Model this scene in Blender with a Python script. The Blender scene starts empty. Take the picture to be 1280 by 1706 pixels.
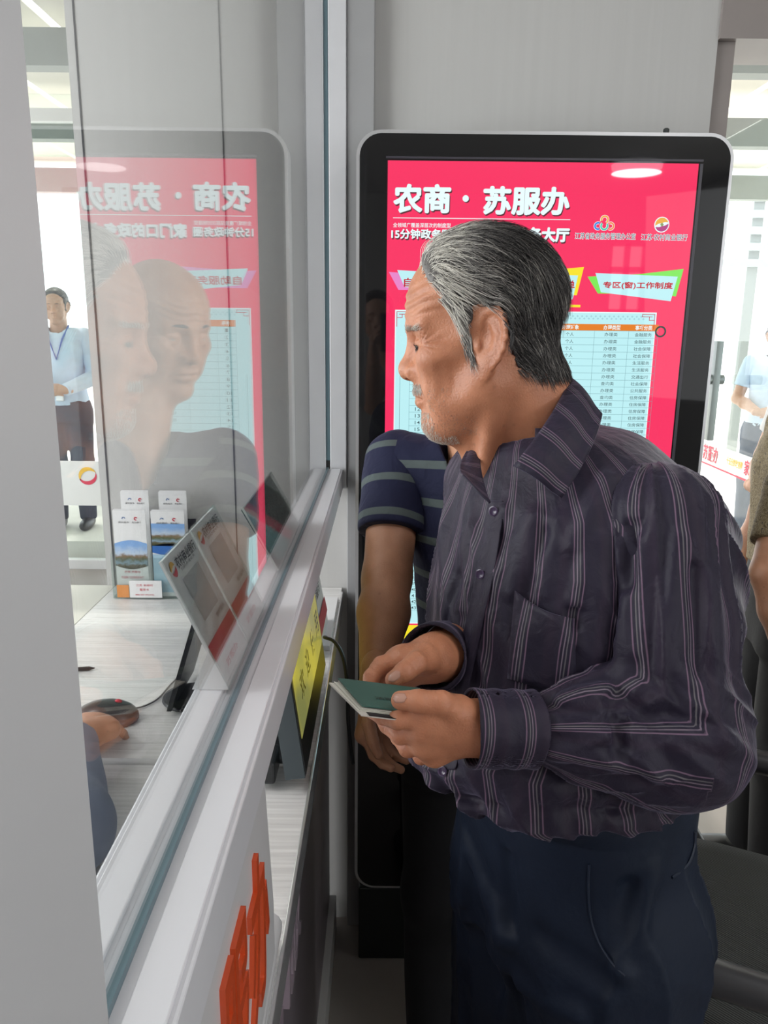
import bpy, bmesh, math, random
import numpy as np
from mathutils import Vector, Matrix
random.seed(7); np.random.seed(7)
SC = bpy.context.scene
COL = SC.collection
PI = math.pi
# ------------------------------------------------------------ camera
CAM_F, CAM_P, CAM_R, CAM_H = 1300.0, math.radians(13.4), 0.011, 1.6
fw = np.array([0, math.cos(CAM_P), -math.sin(CAM_P)]); up0 = np.array([0, math.sin(CAM_P), math.cos(CAM_P)]); rt0 = np.array([1., 0, 0])
rt = math.cos(CAM_R)*rt0 + math.sin(CAM_R)*up0; up = -math.sin(CAM_R)*rt0 + math.cos(CAM_R)*up0
cam_d = bpy.data.cameras.new('camera'); cam = bpy.data.objects.new('camera', cam_d); COL.objects.link(cam)
cam_d.sensor_fit = 'VERTICAL'; cam_d.sensor_height = 36; cam_d.lens = 36*CAM_F/1706; cam_d.clip_start = 0.02
M = Matrix.Identity(4)
for i in range(3):
    M[i][0] = rt[i]; M[i][1] = up[i]; M[i][2] = -fw[i]
M.translation = (0, 0, CAM_H) if False else M.translation
M[0][3], M[1][3], M[2][3] = 0, 0, CAM_H
cam.matrix_world = M
SC.camera = cam
cam_d.dof.use_dof = False
SC.view_settings.view_transform = 'Standard'; SC.view_settings.look = 'None'
SC.view_settings.gamma = 1; SC.view_settings.use_curve_mapping = False
SC.view_settings.exposure = 0.14
SC.cycles.max_bounces = 10; SC.cycles.transparent_max_bounces = 24; SC.cycles.diffuse_bounces = 4
SC.cycles.glossy_bounces = 5; SC.cycles.caustics_reflective = False; SC.cycles.caustics_refractive = False
SC.cycles.use_denoising = True
# ------------------------------------------------------------ world: bright hazy daylight
wd = bpy.data.worlds.new('sky'); SC.world = wd; wd.use_nodes = True
nt = wd.node_tree; nt.nodes.clear()
wo = nt.nodes.new('ShaderNodeOutputWorld'); wb = nt.nodes.new('ShaderNodeBackground')
wb.inputs[0].default_value = (0.93, 0.97, 1.0, 1); wb.inputs[1].default_value = 2.6
nt.links.new(wb.outputs[0], wo.inputs[0])
def sun(direction, strength, color, angle=3):
    d = bpy.data.lights.new('sun', 'SUN'); d.energy = strength; d.color = color; d.angle = math.radians(angle)
    o = bpy.data.objects.new('sun', d); COL.objects.link(o)
    o.rotation_euler = Vector(direction).to_track_quat('-Z', 'Y').to_euler(); return o
sun((0.35, -0.25, -0.9), 5.5, (1.0, .96, .88))
def area(name, loc, to, size, power, color=(1, 1, 1)):
    d = bpy.data.lights.new(name, 'AREA'); d.shape = 'RECTANGLE'; d.size, d.size_y = size; d.energy = power; d.color = color
    o = bpy.data.objects.new(name, d); COL.objects.link(o); o.location = loc
    o.rotation_euler = (Vector(to)-Vector(loc)).to_track_quat('-Z', 'Y').to_euler(); return o
# daylight from the left window and the doorway, plus an added fill at right
area('daylight_left_window', (-2.95, 0.35, 1.75), (0.2, 0.95, 1.4), (2.2, 1.5), 74, (0.97, 0.985, 1.0))
area('added_fill_right', (2.5, -1.8, 1.8), (0.1, 0.6, 1.3), (1.8, 1.4), 9, (0.95, 0.98, 1.0))  # fill lamp added to brighten the viewer's side, no such source seen
area('daylight_doorway', (1.45, 2.6, 1.5), (0.3, 0.6, 1.2), (1.0, 1.8), 6, (1.0, 0.99, 0.96))

# ------------------------------------------------------------ pixel helper: turn a measured pixel plus a real distance / plane into a world point
def ray(px, py): return fw + rt*(px-640)/CAM_F - up*(py-853)/CAM_F
C0 = np.array([0, 0, CAM_H])
def W(px, py, d): return C0 + ray(px, py)*d
def onY(px, py, y): q = ray(px, py); return C0 + q*(y/q[1])
def onX(px, py, x): q = ray(px, py); return C0 + q*(x/q[0])
def onZ(px, py, z): q = ray(px, py); return C0 + q*((z-CAM_H)/q[2])

# ------------------------------------------------------------ materials
MATS = {}
def mat(name, color, rough=.5, metal=0, spec=.5, emit=None, estr=0, noise=0, nscale=20, bump=0, bscale=200, coat=0, alpha=1, sss=0, sheen=0):
    if name in MATS: return MATS[name]
    m = bpy.data.materials.new(name); m.use_nodes = True; nt = m.node_tree; b = nt.nodes['Principled BSDF']
    b.inputs['Base Color'].default_value = (*color, 1); b.inputs['Roughness'].default_value = rough
    b.inputs['Metallic'].default_value = metal; b.inputs['Specular IOR Level'].default_value = spec
    b.inputs['Coat Weight'].default_value = coat; b.inputs['Coat Roughness'].default_value = .05
    b.inputs['Alpha'].default_value = alpha
    if sheen: b.inputs['Sheen Weight'].default_value = sheen; b.inputs['Sheen Roughness'].default_value = .45
    if sss:
        b.inputs['Subsurface Weight'].default_value = sss; b.inputs['Subsurface Radius'].default_value = (.012, .005, .003); b.inputs['Subsurface Scale'].default_value = 1
    if emit is not None:
        b.inputs['Emission Color'].default_value = (*emit, 1); b.inputs['Emission Strength'].default_value = estr
    tc = nt.nodes.new('ShaderNodeTexCoord')
    if noise:
        n = nt.nodes.new('ShaderNodeTexNoise'); n.inputs['Scale'].default_value = nscale; n.inputs['Detail'].default_value = 5
        nt.links.new(tc.outputs['Object'], n.inputs['Vector'])
        mx = nt.nodes.new('ShaderNodeMix'); mx.data_type = 'RGBA'
        mx.inputs[6].default_value = (*[c*(1-noise) for c in color], 1); mx.inputs[7].default_value = (*[min(1, c*(1+noise)) for c in color], 1)
        nt.links.new(n.outputs['Fac'], mx.inputs[0]); nt.links.new(mx.outputs[2], b.inputs['Base Color'])
    if bump:
        n2 = nt.nodes.new('ShaderNodeTexNoise'); n2.inputs['Scale'].default_value = bscale; n2.inputs['Detail'].default_value = 4
        nt.links.new(tc.outputs['Object'], n2.inputs['Vector'])
        bp = nt.nodes.new('ShaderNodeBump'); bp.inputs['Strength'].default_value = bump; bp.inputs['Distance'].default_value = .002
        nt.links.new(n2.outputs['Fac'], bp.inputs['Height']); nt.links.new(bp.outputs[0], b.inputs['Normal'])
    MATS[name] = m; return m

def glass_mat(name, tint=(1, 1, 1), r0=.04, mul=1.0, rough=0.0):
    """thin clear sheet: Schlick mix of clear see-through and mirror"""
    m = bpy.data.materials.new(name); m.use_nodes = True; nt = m.node_tree; nt.nodes.clear()
    o = nt.nodes.new('ShaderNodeOutputMaterial'); t = nt.nodes.new('ShaderNodeBsdfTransparent'); g = nt.nodes.new('ShaderNodeBsdfGlossy')
    g.inputs['Roughness'].default_value = rough
    t.inputs[0].default_value = (*tint, 1)
    lw = nt.nodes.new('ShaderNodeLayerWeight'); lw.inputs[0].default_value = .5
    pw = nt.nodes.new('ShaderNodeMath'); pw.operation = 'POWER'; pw.inputs[1].default_value = 5
    ml = nt.nodes.new('ShaderNodeMath'); ml.operation = 'MULTIPLY_ADD'; ml.inputs[1].default_value = (1-r0)*mul; ml.inputs[2].default_value = r0
    mx = nt.nodes.new('ShaderNodeMixShader')
    L = nt.links.new
    L(lw.outputs['Facing'], pw.inputs[0]); L(pw.outputs[0], ml.inputs[0]); L(ml.outputs[0], mx.inputs[0])
    L(t.outputs[0], mx.inputs[1]); L(g.outputs[0], mx.inputs[2]); L(mx.outputs[0], o.inputs[0])
    MATS[name] = m; return m

def grain_mat(name, c1, c2, axis=1, scale=60, rough=.35, bump=.25, dist=3):
    """white laminate with fine wood grain lines running along an axis"""
    m = bpy.data.materials.new(name); m.use_nodes = True; nt = m.node_tree; b = nt.nodes['Principled BSDF']; L = nt.links.new
    tc = nt.nodes.new('ShaderNodeTexCoord'); mp = nt.nodes.new('ShaderNodeMapping')
    s = [scale]*3; s[axis] = scale*.035; mp.inputs['Scale'].default_value = s
    n = nt.nodes.new('ShaderNodeTexNoise'); n.inputs['Scale'].default_value = 1; n.inputs['Detail'].default_value = 5; n.inputs['Distortion'].default_value = dist*.1
    L(tc.outputs['Object'], mp.inputs[0]); L(mp.outputs[0], n.inputs['Vector'])
    r = nt.nodes.new('ShaderNodeValToRGB'); r.color_ramp.elements[0].position = .35; r.color_ramp.elements[1].position = .65
    r.color_ramp.elements[0].color = (*c1, 1); r.color_ramp.elements[1].color = (*c2, 1)
    L(n.outputs['Fac'], r.inputs[0]); L(r.outputs[0], b.inputs['Base Color'])
    b.inputs['Roughness'].default_value = rough
    bp = nt.nodes.new('ShaderNodeBump'); bp.inputs['Strength'].default_value = bump; bp.inputs['Distance'].default_value = .001
    L(n.outputs['Fac'], bp.inputs['Height']); L(bp.outputs[0], b.inputs['Normal'])
    MATS[name] = m; return m

# ------------------------------------------------------------ object helpers
def put(name, me, m=None, parent=None, smooth=False):
    o = bpy.data.objects.new(name, me); COL.objects.link(o)
    if m is not None:
        for q in (m if isinstance(m, (list, tuple)) else [m]): me.materials.append(q)
    if parent is not None: o.parent = parent
    if smooth:
        me.polygons.foreach_set('use_smooth', [True]*len(me.polygons))
    return o
def tag(o, label=None, cat=None, group=None, kind=None):
    if label: o['label'] = label
    if cat: o['category'] = cat
    if group: o['group'] = group
    if kind: o['kind'] = kind
    return o
def thing(name, label, cat, loc=(0, 0, 0), group=None, kind=None):
    o = bpy.data.objects.new(name, None); COL.objects.link(o); o.location = loc; o.empty_display_size = .05
    return tag(o, label, cat, group, kind)
class MB:
    """collects shapes in world coordinates; build(name, mat, parent) links ONE mesh"""
    def __init__(s): s.bm = bmesh.new()
    def box(s, a, b, bevel=0):
        x0, y0, z0 = [min(a[i], b[i]) for i in range(3)]; x1, y1, z1 = [max(a[i], b[i]) for i in range(3)]
        v = [s.bm.verts.new(c) for c in [(x0,y0,z0),(x1,y0,z0),(x1,y1,z0),(x0,y1,z0),(x0,y0,z1),(x1,y0,z1),(x1,y1,z1),(x0,y1,z1)]]
        fs = [s.bm.faces.new([v[i] for i in q]) for q in [(3,2,1,0),(4,5,6,7),(0,1,5,4),(1,2,6,5),(2,3,7,6),(3,0,4,7)]]
        if bevel:
            es = list({e for f in fs for e in f.edges}); bmesh.ops.bevel(s.bm, geom=es, offset=bevel, segments=2, affect='EDGES', profile=.5)
        return s
    def poly(s, pts, thick=None):
        """flat polygon from world points; thick = extrusion vector"""
        v = [s.bm.verts.new(tuple(map(float, p))) for p in pts]; f = s.bm.faces.new(v)
        if thick is not None:
            r = bmesh.ops.extrude_face_region(s.bm, geom=[f]); vv = [g for g in r['geom'] if isinstance(g, bmesh.types.BMVert)]
            for q in vv: q.co += Vector(tuple(map(float, thick)))
        bmesh.ops.recalc_face_normals(s.bm, faces=s.bm.faces[:])
        return s
    def tube(s, pts, r, seg=8, cap=True):
        pts = [Vector(tuple(map(float, p))) for p in pts]; n = len(pts); rs = r if hasattr(r, '__len__') else [r]*n; rings = []
        ref = Vector((0, 0, 1)); t0 = (pts[1]-pts[0]).normalized()
        if abs(t0.dot(ref)) > .9: ref = Vector((1, 0, 0))
        for i in range(n):
            t = (pts[min(i+1, n-1)]-pts[max(i-1, 0)]).normalized()
            a = ref - t*ref.dot(t)
            if a.length < 1e-6: a = t.orthogonal()
            a.normalize(); ref = a; b = t.cross(a)
            rings.append([s.bm.verts.new(pts[i]+(a*math.cos(2*PI*k/seg)+b*math.sin(2*PI*k/seg))*rs[i]) for k in range(seg)])
        for i in range(n-1):
            for k in range(seg): s.bm.faces.new([rings[i][k], rings[i][(k+1)%seg], rings[i+1][(k+1)%seg], rings[i+1][k]])
        if cap: s.bm.faces.new(rings[0][::-1]); s.bm.faces.new(rings[-1])
        return s
    def lathe(s, c, prof, seg=32, axis=(0, 0, 1)):
        c = Vector(tuple(map(float, c))); ax = Vector(axis).normalized(); a = ax.orthogonal().normalized(); b = ax.cross(a); rings = []
        for (r, h) in prof: rings.append([s.bm.verts.new(c+ax*h+(a*math.cos(2*PI*k/seg)+b*math.sin(2*PI*k/seg))*max(r, 1e-5)) for k in range(seg)])
        for i in range(len(rings)-1):
            for k in range(seg): s.bm.faces.new([rings[i][k], rings[i][(k+1)%seg], rings[i+1][(k+1)%seg], rings[i+1][k]])
        s.bm.faces.new(rings[0][::-1]); s.bm.faces.new(rings[-1]); return s
    def build(s, name, m, parent=None, smooth=False, **kw):
        bmesh.ops.recalc_face_normals(s.bm, faces=s.bm.faces[:])
        me = bpy.data.meshes.new(name); s.bm.to_mesh(me); s.bm.free()
        o = put(name, me, m, None, smooth)
        if smooth:
            try: me.set_sharp_from_angle(angle=math.radians(40))
            except Exception: pass
        if parent is not None:
            o.parent = parent; o.matrix_parent_inverse = Matrix.Translation(-Vector(parent.location))
        return tag(o, **kw)
def grid_pts(name, pts, nu, nv, m, parent=None, thick=0, smooth=True, closed_u=False):
    """surface through an nu x nv lattice of world points"""
    vs = [tuple(map(float, p)) for p in pts]; fs = []
    for i in range(nu - (0 if closed_u else 1)):
        for j in range(nv-1):
            a = i*nv+j; b = ((i+1) % nu)*nv+j; fs.append((a, b, b+1, a+1))
    me = bpy.data.meshes.new(name); me.from_pydata(vs, [], fs); me.update()
    o = put(name, me, m, None, smooth)
    if parent is not None: o.parent = parent; o.matrix_parent_inverse = Matrix.Translation(-Vector(parent.location))
    if thick:
        md = o.modifiers.new('s', 'SOLIDIFY'); md.thickness = thick; md.offset = 0
    return o

# ------------------------------------------------------------ lettering
def glyph_mesh(body, bold=.012, extrude=0.0, spacing=1.0):
    cu = bpy.data.curves.new('t', 'FONT'); cu.body = body; cu.size = 1; cu.offset = bold; cu.extrude = extrude
    cu.resolution_u = 3; cu.space_character = spacing
    ob = bpy.data.objects.new('t', cu); COL.objects.link(ob)
    dg = bpy.context.evaluated_depsgraph_get(); dg.update()
    me = bpy.data.meshes.new_from_object(ob.evaluated_get(dg))
    bpy.data.objects.remove(ob); bpy.data.curves.remove(cu)
    v = np.empty(len(me.vertices)*3, np.float32); me.vertices.foreach_get('co', v); v = v.reshape(-1, 3)
    f = [tuple(q.vertices) for q in me.polygons]; bpy.data.meshes.remove(me)
    return v, f
class Letters:
    """many words gathered in one mesh; each is fitted in a rectangle org + u*[0..1] + v*[0..1]"""
    def __init__(s): s.v = []; s.f = []; s.n = 0
    def add(s, body, org, u, v, bold=.012, ext=0.0, nrm=(0, -1, 0), keep=False):
        P, Fc = glyph_mesh(body, bold, ext)
        if len(P) == 0: return
        lo, hi = P.min(0), P.max(0); sz = np.maximum(hi-lo, 1e-6)
        org, u, v, nrm = [np.array(q, float) for q in (org, u, v, nrm)]
        a = (P[:, 0]-lo[0])/sz[0]; b = (P[:, 1]-lo[1])/sz[1]
        if keep:   # keep the aspect, height decides, centred on u
            asp = sz[0]/sz[1]*np.linalg.norm(v)/np.linalg.norm(u); a = .5+(a-.5)*asp
        if ext: c = (P[:, 2]-lo[2])/max(sz[2], 1e-6)*ext
        else: c = P[:, 2]*0
        s.v.append(org+a[:, None]*u+b[:, None]*v+c[:, None]*nrm); s.f += [tuple(i+s.n for i in q) for q in Fc]; s.n += len(P)
    def quad(s, pts):
        s.v.append(np.array(pts, float)); s.f.append(tuple(range(s.n, s.n+len(pts)))); s.n += len(pts)
    def build(s, name, m, parent=None, **kw):
        me = bpy.data.meshes.new(name); me.from_pydata([tuple(map(float, q)) for q in np.concatenate(s.v)], [], s.f); me.update()
        o = put(name, me, m)
        if parent is not None: o.parent = parent; o.matrix_parent_inverse = Matrix.Translation(-Vector(parent.location))
        return tag(o, **kw)
# ============================================================ THE SETTING
m_wall = grain_mat('wall_panel', (.535, .53, .515), (.55, .545, .53), axis=2, scale=70, rough=.55, bump=.04)
m_alu = mat('white_aluminium', (.66, .66, .68), .38, spec=.5, noise=.03, nscale=30)
m_dark = mat('panel_seam', (.07, .07, .075), .7, noise=.1)
m_floor = mat('floor_tile', (.30, .27, .25), .35, noise=.12, nscale=6, bump=.05, bscale=60)
m_ceil = mat('ceiling_white', (.75, .75, .74), .8, noise=.03)
m_brown = mat('brown_frame', (.30, .265, .25), .5, noise=.05)
YB = 1.85
def S(name): return dict(kind='structure')
# back wall with panel seams
b = MB(); b.box((-.688, YB, 0), (.70, YB+.10, 2.75)); b.build('wall_back', m_wall, **S(0))
b = MB(); b.box((-.3625, YB-.0015, .0), (-.360, YB+.001, 2.75)); b.build('trim_1', m_dark, **S(0))
b = MB(); b.box((-.6705, YB-.0015, .0), (-.667, YB+.001, 2.75)); b.build('trim_2', m_dark, **S(0))
b = MB(); b.box((-.089, YB-.03, 0), (-.03, YB-.0005, 2.75), .002); b.build('wall_shade_strip', mat('wall_shade_grey', (.36, .36, .365), .45, noise=.03), **S(0))  # shade on the wall between post and kiosk, put in as a grey strip
# floor, ceiling, other walls
b = MB(); b.box((-3.1, -4.1, -.1), (2.7, 5.2, 0)); b.build('floor', m_floor, **S(0))
b = MB(); b.box((-3.1, -4.1, 2.75), (2.7, 2.1, 2.85)); b.build('ceiling', m_ceil, **S(0))
m_w2 = mat('painted_wall', (.55, .55, .54), .7, noise=.03)
b = MB()   # left wall with a wide window opening
b.box((-3.1, -4.1, 0), (-3.0, 2.1, .95)); b.box((-3.1, -4.1, 2.5), (-3.0, 2.1, 2.75)); b.box((-3.1, -4.1, .95), (-3.0, -.8, 2.5)); b.box((-3.1, 1.5, .95), (-3.0, 2.1, 2.5))
b.build('wall_left', m_w2, **S(0))
b = MB()   # rear wall, window opening
b.box((-3.1, -4.1, 0), (2.7, -4.0, 1.75)); b.box((-3.1, -4.1, 2.35), (2.7, -4.0, 2.75)); b.box((-3.1, -4.1, 1.75), (2.02, -4.0, 2.35)); b.box((2.34, -4.1, 1.75), (2.7, -4.0, 2.35))
b.build('wall_rear', m_w2, **S(0))
b = MB(); b.box((2.6, -4.1, 0), (2.7, 2.1, .95)); b.box((2.6, -4.1, 2.5), (2.7, 2.1, 2.75)); b.box((2.6, -4.1, .95), (2.7, -2.8, 2.5)); b.box((2.6, -.8, .95), (2.7, 2.1, 2.5)); b.build('wall_right', m_w2, **S(0))
m_winf = mat('window_frame_white', (.7, .7, .7), .4)
def window(name, a, bb, axis, n):
    e = thing(name, None, None, [(a[i]+bb[i])/2 for i in range(3)], kind='structure')
    b = MB(); t = .05
    k = 0 if axis == 'x' else 1
    for i in range(n+1):
        c = a[k]+(bb[k]-a[k])*i/n; lo = list(a); hi = list(bb); lo[k] = c-t/2; hi[k] = c+t/2; b.box(lo, hi)
    for z in (a[2], a[2]+.62*(bb[2]-a[2]), bb[2]):
        lo = list(a); hi = list(bb); lo[2] = z-t/2; hi[2] = z+t/2; b.box(lo, hi)
    b.build('window_frame', m_winf, e)
window('window_1', (2.02, -4.06, 1.75), (2.34, -4.02, 2.35), 'x', 2)
window('added_window_4', (2.64, -2.8, .95), (2.67, -.8, 2.5), 'y', 2)  # unseen window added to go with the right fill lamp
window('window_2', (-3.06, -.8, .95), (-3.02, 1.5, 2.5), 'y', 2)
# doorway in the back: brown jamb and lintel to the right of the wall
b = MB(); b.box((.70, YB-.01, 2.20), (2.7, YB+.16, 2.75)); b.box((2.3, YB-.01, 0), (2.7, YB+.16, 2.2)); b.build('wall_lintel', m_brown, **S(0))
b = MB(); b.box((.70, YB+.01, 0), (.742, YB+.16, 2.20)); b.build('trim_4', m_brown, **S(0))
b = MB(); b.box((-3.1, YB, 2.42), (-.688, YB+.1, 2.75)); b.build('trim_5', m_brown, **S(0))
# outdoor apron beyond the openings
m_conc = mat('bright_concrete', (.74, .71, .66), .8, noise=.2, nscale=5)
b = MB(); b.box((-9, 5.2, -.12), (12, 22, -.02)); b.box((-9, 5.2, -.02), (-1, 14, .13)); b.box((2.71, -4, -.12), (12, 5.2, -.02)); b.build('ground_outside', m_conc, **S(0))
# canopy outside: cream corrugated ceiling on beams
m_cream = mat('cream_canopy', (.88, .86, .76), .7, emit=None)
m_beam = mat('canopy_beam', (.30, .32, .31), .5, noise=.05)
cp = thing('canopy', 'cream roof canopy on grey crossbeams beyond the right doorway', 'canopy', (1.5, 5.5, 0))
b = MB()
for i in range(22): b.box((-6+i*.55, 2.2, 3.00), (-6+i*.55+.5, 7.6, 3.03))
b.build('roof_panel', m_cream, cp)
for y, z, h in ((2.9, 2.92, .10), (4.0, 2.78, .16), (5.2, 2.72, .16), (7.4, 2.75, .2)):
    b = MB(); b.box((-6, y, z-.02), (6, y+.1, z-.02+h)); b.build('beam', m_beam, cp)
for x in (-5.9, 5.9):
    b = MB(); b.box((x-.06, 7.4, 0), (x+.06, 7.5, 2.75)); b.build('post', m_beam, cp)
sl = thing('louvre_screen', 'pale grey horizontal louvres high behind the kiosk at right', 'louvres', (3, 9.0, 2.2))
for i in range(5): b = MB(); b.box((1.2, 9.0, 2.28+i*.17), (7, 9.05, 2.36+i*.17)); b.build('slat', mat('louvre', (.42, .46, .46), .5), sl)
for x in (1.9, 4.0, 6.4): b = MB(); b.box((x, 9.06, 0), (x+.12, 9.12, 3.1)); b.build('post', m_beam, sl)
# glass fronts: one facing us at left, one running away at right
m_pane = glass_mat('clear_pane', (.95, .98, .97), .03, .6)
m_decal = mat('decal_white', (.86, .87, .85), .5)
m_red = mat('decal_red', (.75, .05, .10), .5); m_yel = mat('decal_yellow', (.9, .55, .05), .5)
def at_glass(name): return thing(name, None, None, kind='structure')
w3 = thing('window_3', None, None, (-2.4, 5.0, 0), kind='structure')
b = MB(); b.box((-3.4, 5.0, .05), (-1.6, 5.012, 2.9)); b.build('pane', m_pane, w3)
b = MB(); b.box((-3.45, 4.98, 0), (-3.4, 5.04, 2.9)); b.box((-1.6, 4.98, 0), (-1.55, 5.04, 2.9)); b.box((-3.45, 4.98, 2.75), (-1.55, 5.04, 2.82)); b.box((-3.45, 4.98, 0), (-1.55, 5.04, .06)); b.build('window_frame', m_winf, w3)
# decal strip on that pane
za, zb = onY(130, 768, 4.99)[2], onY(130, 842, 4.99)[2]
b = MB(); b.box((-3.4, 4.988, zb), (-1.6, 4.992, za)); b.build('decal_strip', m_decal, w3)
def swirl(px, py, y, wpx, parent, m1, m2, nm1='emblem', nm2='emblem'):
    c = onY(px, py, y); r = onY(px+wpx/2, py, y)[0]-c[0]
    for m, a0, nm in ((m1, 200, nm1), (m2, 20, nm2)):
        L = Letters(); n = 24; o = []; i_ = []
        for k in range(n+1):
            t = k/n; a = math.radians(a0+t*190); w = r*(.42*math.sin(PI*min(1, t*1.02))**.8+.03)
            o.append((c[0]+math.cos(a)*r, y, c[2]+math.sin(a)*r)); i_.append((c[0]+math.cos(a)*(r-w)+.06*r, y, c[2]+math.sin(a)*(r-w)))
        for k in range(n): L.quad([o[k], o[k+1], i_[k+1], i_[k]])
        L.build(nm, m, parent)
swirl(146, 793, 4.985, 30, w3, m_red, m_yel)
# door leaf at right, swung open, with bar handle and decal strip
XD = 2.0
d1 = thing('door_1', None, None, (XD, 4.0, 0), kind='structure')
b = MB(); b.box((XD, 2.3, .05), (XD+.012, 5.6, 2.7)); b.build('pane', m_pane, d1)
pt = onX(1176.6, 735, XD); pb = onX(1162, 764, XD)
z1 = (onX(1176.6, 735, XD)[2]+onX(1270, 768, XD)[2])/2; z0 = (onX(1162, 764, XD)[2]+onX(1265, 807, XD)[2])/2
b = MB(); b.box((XD-.004, 2.3, z0), (XD-.001, 5.6, z1)); b.build('decal_strip', m_decal, d1)
b = MB(); b.box((XD-.004, 2.3, z0-.012), (XD-.0015, 5.6, z0-.002)); b.build('decal_line', m_red, d1)
def words_x(s, L, px0, px1, ctop, h):
    # word between two measured columns on the leaf; reads from far to near (towards the viewer)
    y0 = onX(px0, ctop, XD)[1]; y1 = onX(px1, ctop+(px1-px0)*.36, XD)[1]; zt = z0+(z1-z0)*.5+h/2
    L.add(s, (XD-.006, y0, zt-h), (0, y1-y0, 0), (0, 0, h), .02)
L = Letters(); words_x('苏服办', L, 1173, 1198, 757, .095); words_x('家门口', L, 1241, 1268, 787, .085); L.build('decal_lettering', m_red, d1)
L = Letters(); words_x('十五分钟政务圈', L, 1212, 1238, 772, .045); L.build('decal_lettering', m_yel, d1)
ha, hb = onX(1197, 568, XD-.06), onX(1186, 734, XD-.06); hy = (ha[1]+hb[1])/2
dh = MB(); dh.box((XD-.09, hy-.035, hb[2]), (XD-.05, hy+.035, ha[2]), .004)
hz = onX(1192, 632, XD-.06)[2]; dh.tube([(XD-.02, hy, hz), (XD-.20, hy, hz)], .028, 12)
dh.build('door_handle', mat('steel_dark', (.22, .25, .25), .35, metal=.3), d1, smooth=True)
# ============================================================ KIOSK
KY = 1.70
kx0, kx1, kz0, kz1 = -.058, .694, .222, 1.978
kio = thing('touch_kiosk', 'tall black-bordered touch kiosk with a glowing pink notice screen', 'kiosk', (.32, KY+.03, 0))
m_blk = mat('gloss_black', (.008, .008, .009), .03, spec=.4)
m_silver = mat('kiosk_silver', (.62, .62, .63), .3, metal=.6)
m_box = mat('kiosk_black_box', (.012, .016, .015), .35, noise=.1)
def rrect(x0, x1, z0, z1, r, y, n=8):
    p = []
    for cx, cz, a0 in ((x1-r, z0+r, -90), (x1-r, z1-r, 0), (x0+r, z1-r, 90), (x0+r, z0+r, 180)):
        for k in range(n+1):
            a = math.radians(a0+90*k/n); p.append((cx+r*math.cos(a), y, cz+r*math.sin(a)))
    return p
b = MB(); b.poly(rrect(kx0-.006, kx1+.006, kz0-.006, kz1+.006, .05, KY+.002), (0, .05, 0)); b.build('silver_rim', m_silver, kio, smooth=True)
b = MB(); b.poly(rrect(kx0+.001, kx1-.001, kz0+.001, kz1-.001, .044, KY), (0, .02, 0)); b.build('glass_front', m_blk, kio)
b = MB(); b.box((kx0+.004, KY+.004, 0), (kx1-.006, KY+.13, kz0-.008), .004); b.box((kx0+.03, KY+.05, 0), (kx1-.03, KY+.12, kz0+.4)); b.build('base_box', m_box, kio)
b = MB(); b.lathe((onY(1110, 222, KY+.02)[0], KY+.02, kz1+.004), [(.006, 0), (.006, .012), (.004, .014)], 12); b.build('antenna', m_box, kio)
# lit picture: flat colours behind the cover glass
def lit(name, c, e=1.0):
    e *= .90
    return mat(name, (0.0, 0.0, 0.0), .02, spec=.42, emit=c, estr=e)
def sc(px, py): return onY(px, py, KY)
sx0, sx1, sz1, sz0 = 0.0, .629, 1.926, .806
Y1, Y2, Y3, Y4 = KY-.0010, KY-.0016, KY-.0022, KY-.0028
b = MB(); b.box((sx0, Y1, sz0), (sx1, KY, sz1)); 
m_pink = lit('screen_pink', (.92, .035, .125), 1.05)
b.build('display', m_pink, kio)
b = MB(); b.box((sx1+.003, KY-.0012, sz0), (sx1+.009, KY, sz1)); b.box((sx0-.004, KY-.0012, sz1+.004), (sx1+.009, KY, sz1+.008)); b.build('display_bezel', mat('bezel', (.05, .045, .06), .3), kio)
m_ltcy = lit('screen_pale', (.50, .84, .88), 1.05); m_wht = lit('screen_white', (.80, .95, .97), 1.05)
m_dkt = lit('screen_dark', (.02, .04, .06), 1.0); m_sred = lit('screen_red', (.55, .01, .03), 1.0); m_org = lit('screen_orange', (.80, .22, .02), 1.0)
m_gtx = lit('screen_grey_text', (.06, .10, .11), 1.0); m_lin = lit('screen_line', (.16, .32, .36), 1.0); m_syel = lit('screen_yellow', (.95, .78, .03), 1.0)
m_grn = lit('screen_green', (.22, .82, .10), 1.0); m_mag = lit('screen_mauve', (.82, .25, .60), 1.0); m_blu = lit('screen_blue', (.05, .25, .8), 1.0)
m_shd = lit('screen_letter_shadow', (.10, .03, .04), 1.0)
def word(L, s, x0, y0, x1, y1, y, bold=.012, dx=0, dz=0, fat=0):
    # rectangle given by its measured left/right columns and top/bottom rows, put flat on the screen plane
    a = sc(x0, y1); bq = sc(x1, y1+(x1-x0)*.013); c = sc(x0, y0)
    offs = [(0, 0)] if not fat else [(fat*math.cos(q*PI/4), fat*math.sin(q*PI/4)) for q in range(8)]+[(0, 0)]
    for i_, (ox, oz) in enumerate(offs):
        L.add(s, (a[0]+dx+ox+fat, y-i_*.000004, a[2]+dz+oz+fat), (bq[0]-a[0]-2*fat, 0, 0), (0, 0, c[2]-a[2]-2*fat), bold)
T = [('农商', 655, 306, 751, 355, .0024), ('苏服办', 804, 310, 948, 358, .0024), ('家门口的政务大厅', 762, 377, 948, 402, .0015), ('15分钟政务圈', 652, 381, 752, 398, .0007)]
L1 = Letters(); L0 = Letters()
for s, x0, y0, x1, y1, bo in T:
    word(L1, s, x0, y0, x1, y1, Y3, 0, 0, 0, bo); word(L0, s, x0, y0, x1, y1, Y2, 0, .0018, -.0028, bo)
c = sc(776, 331)
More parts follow.
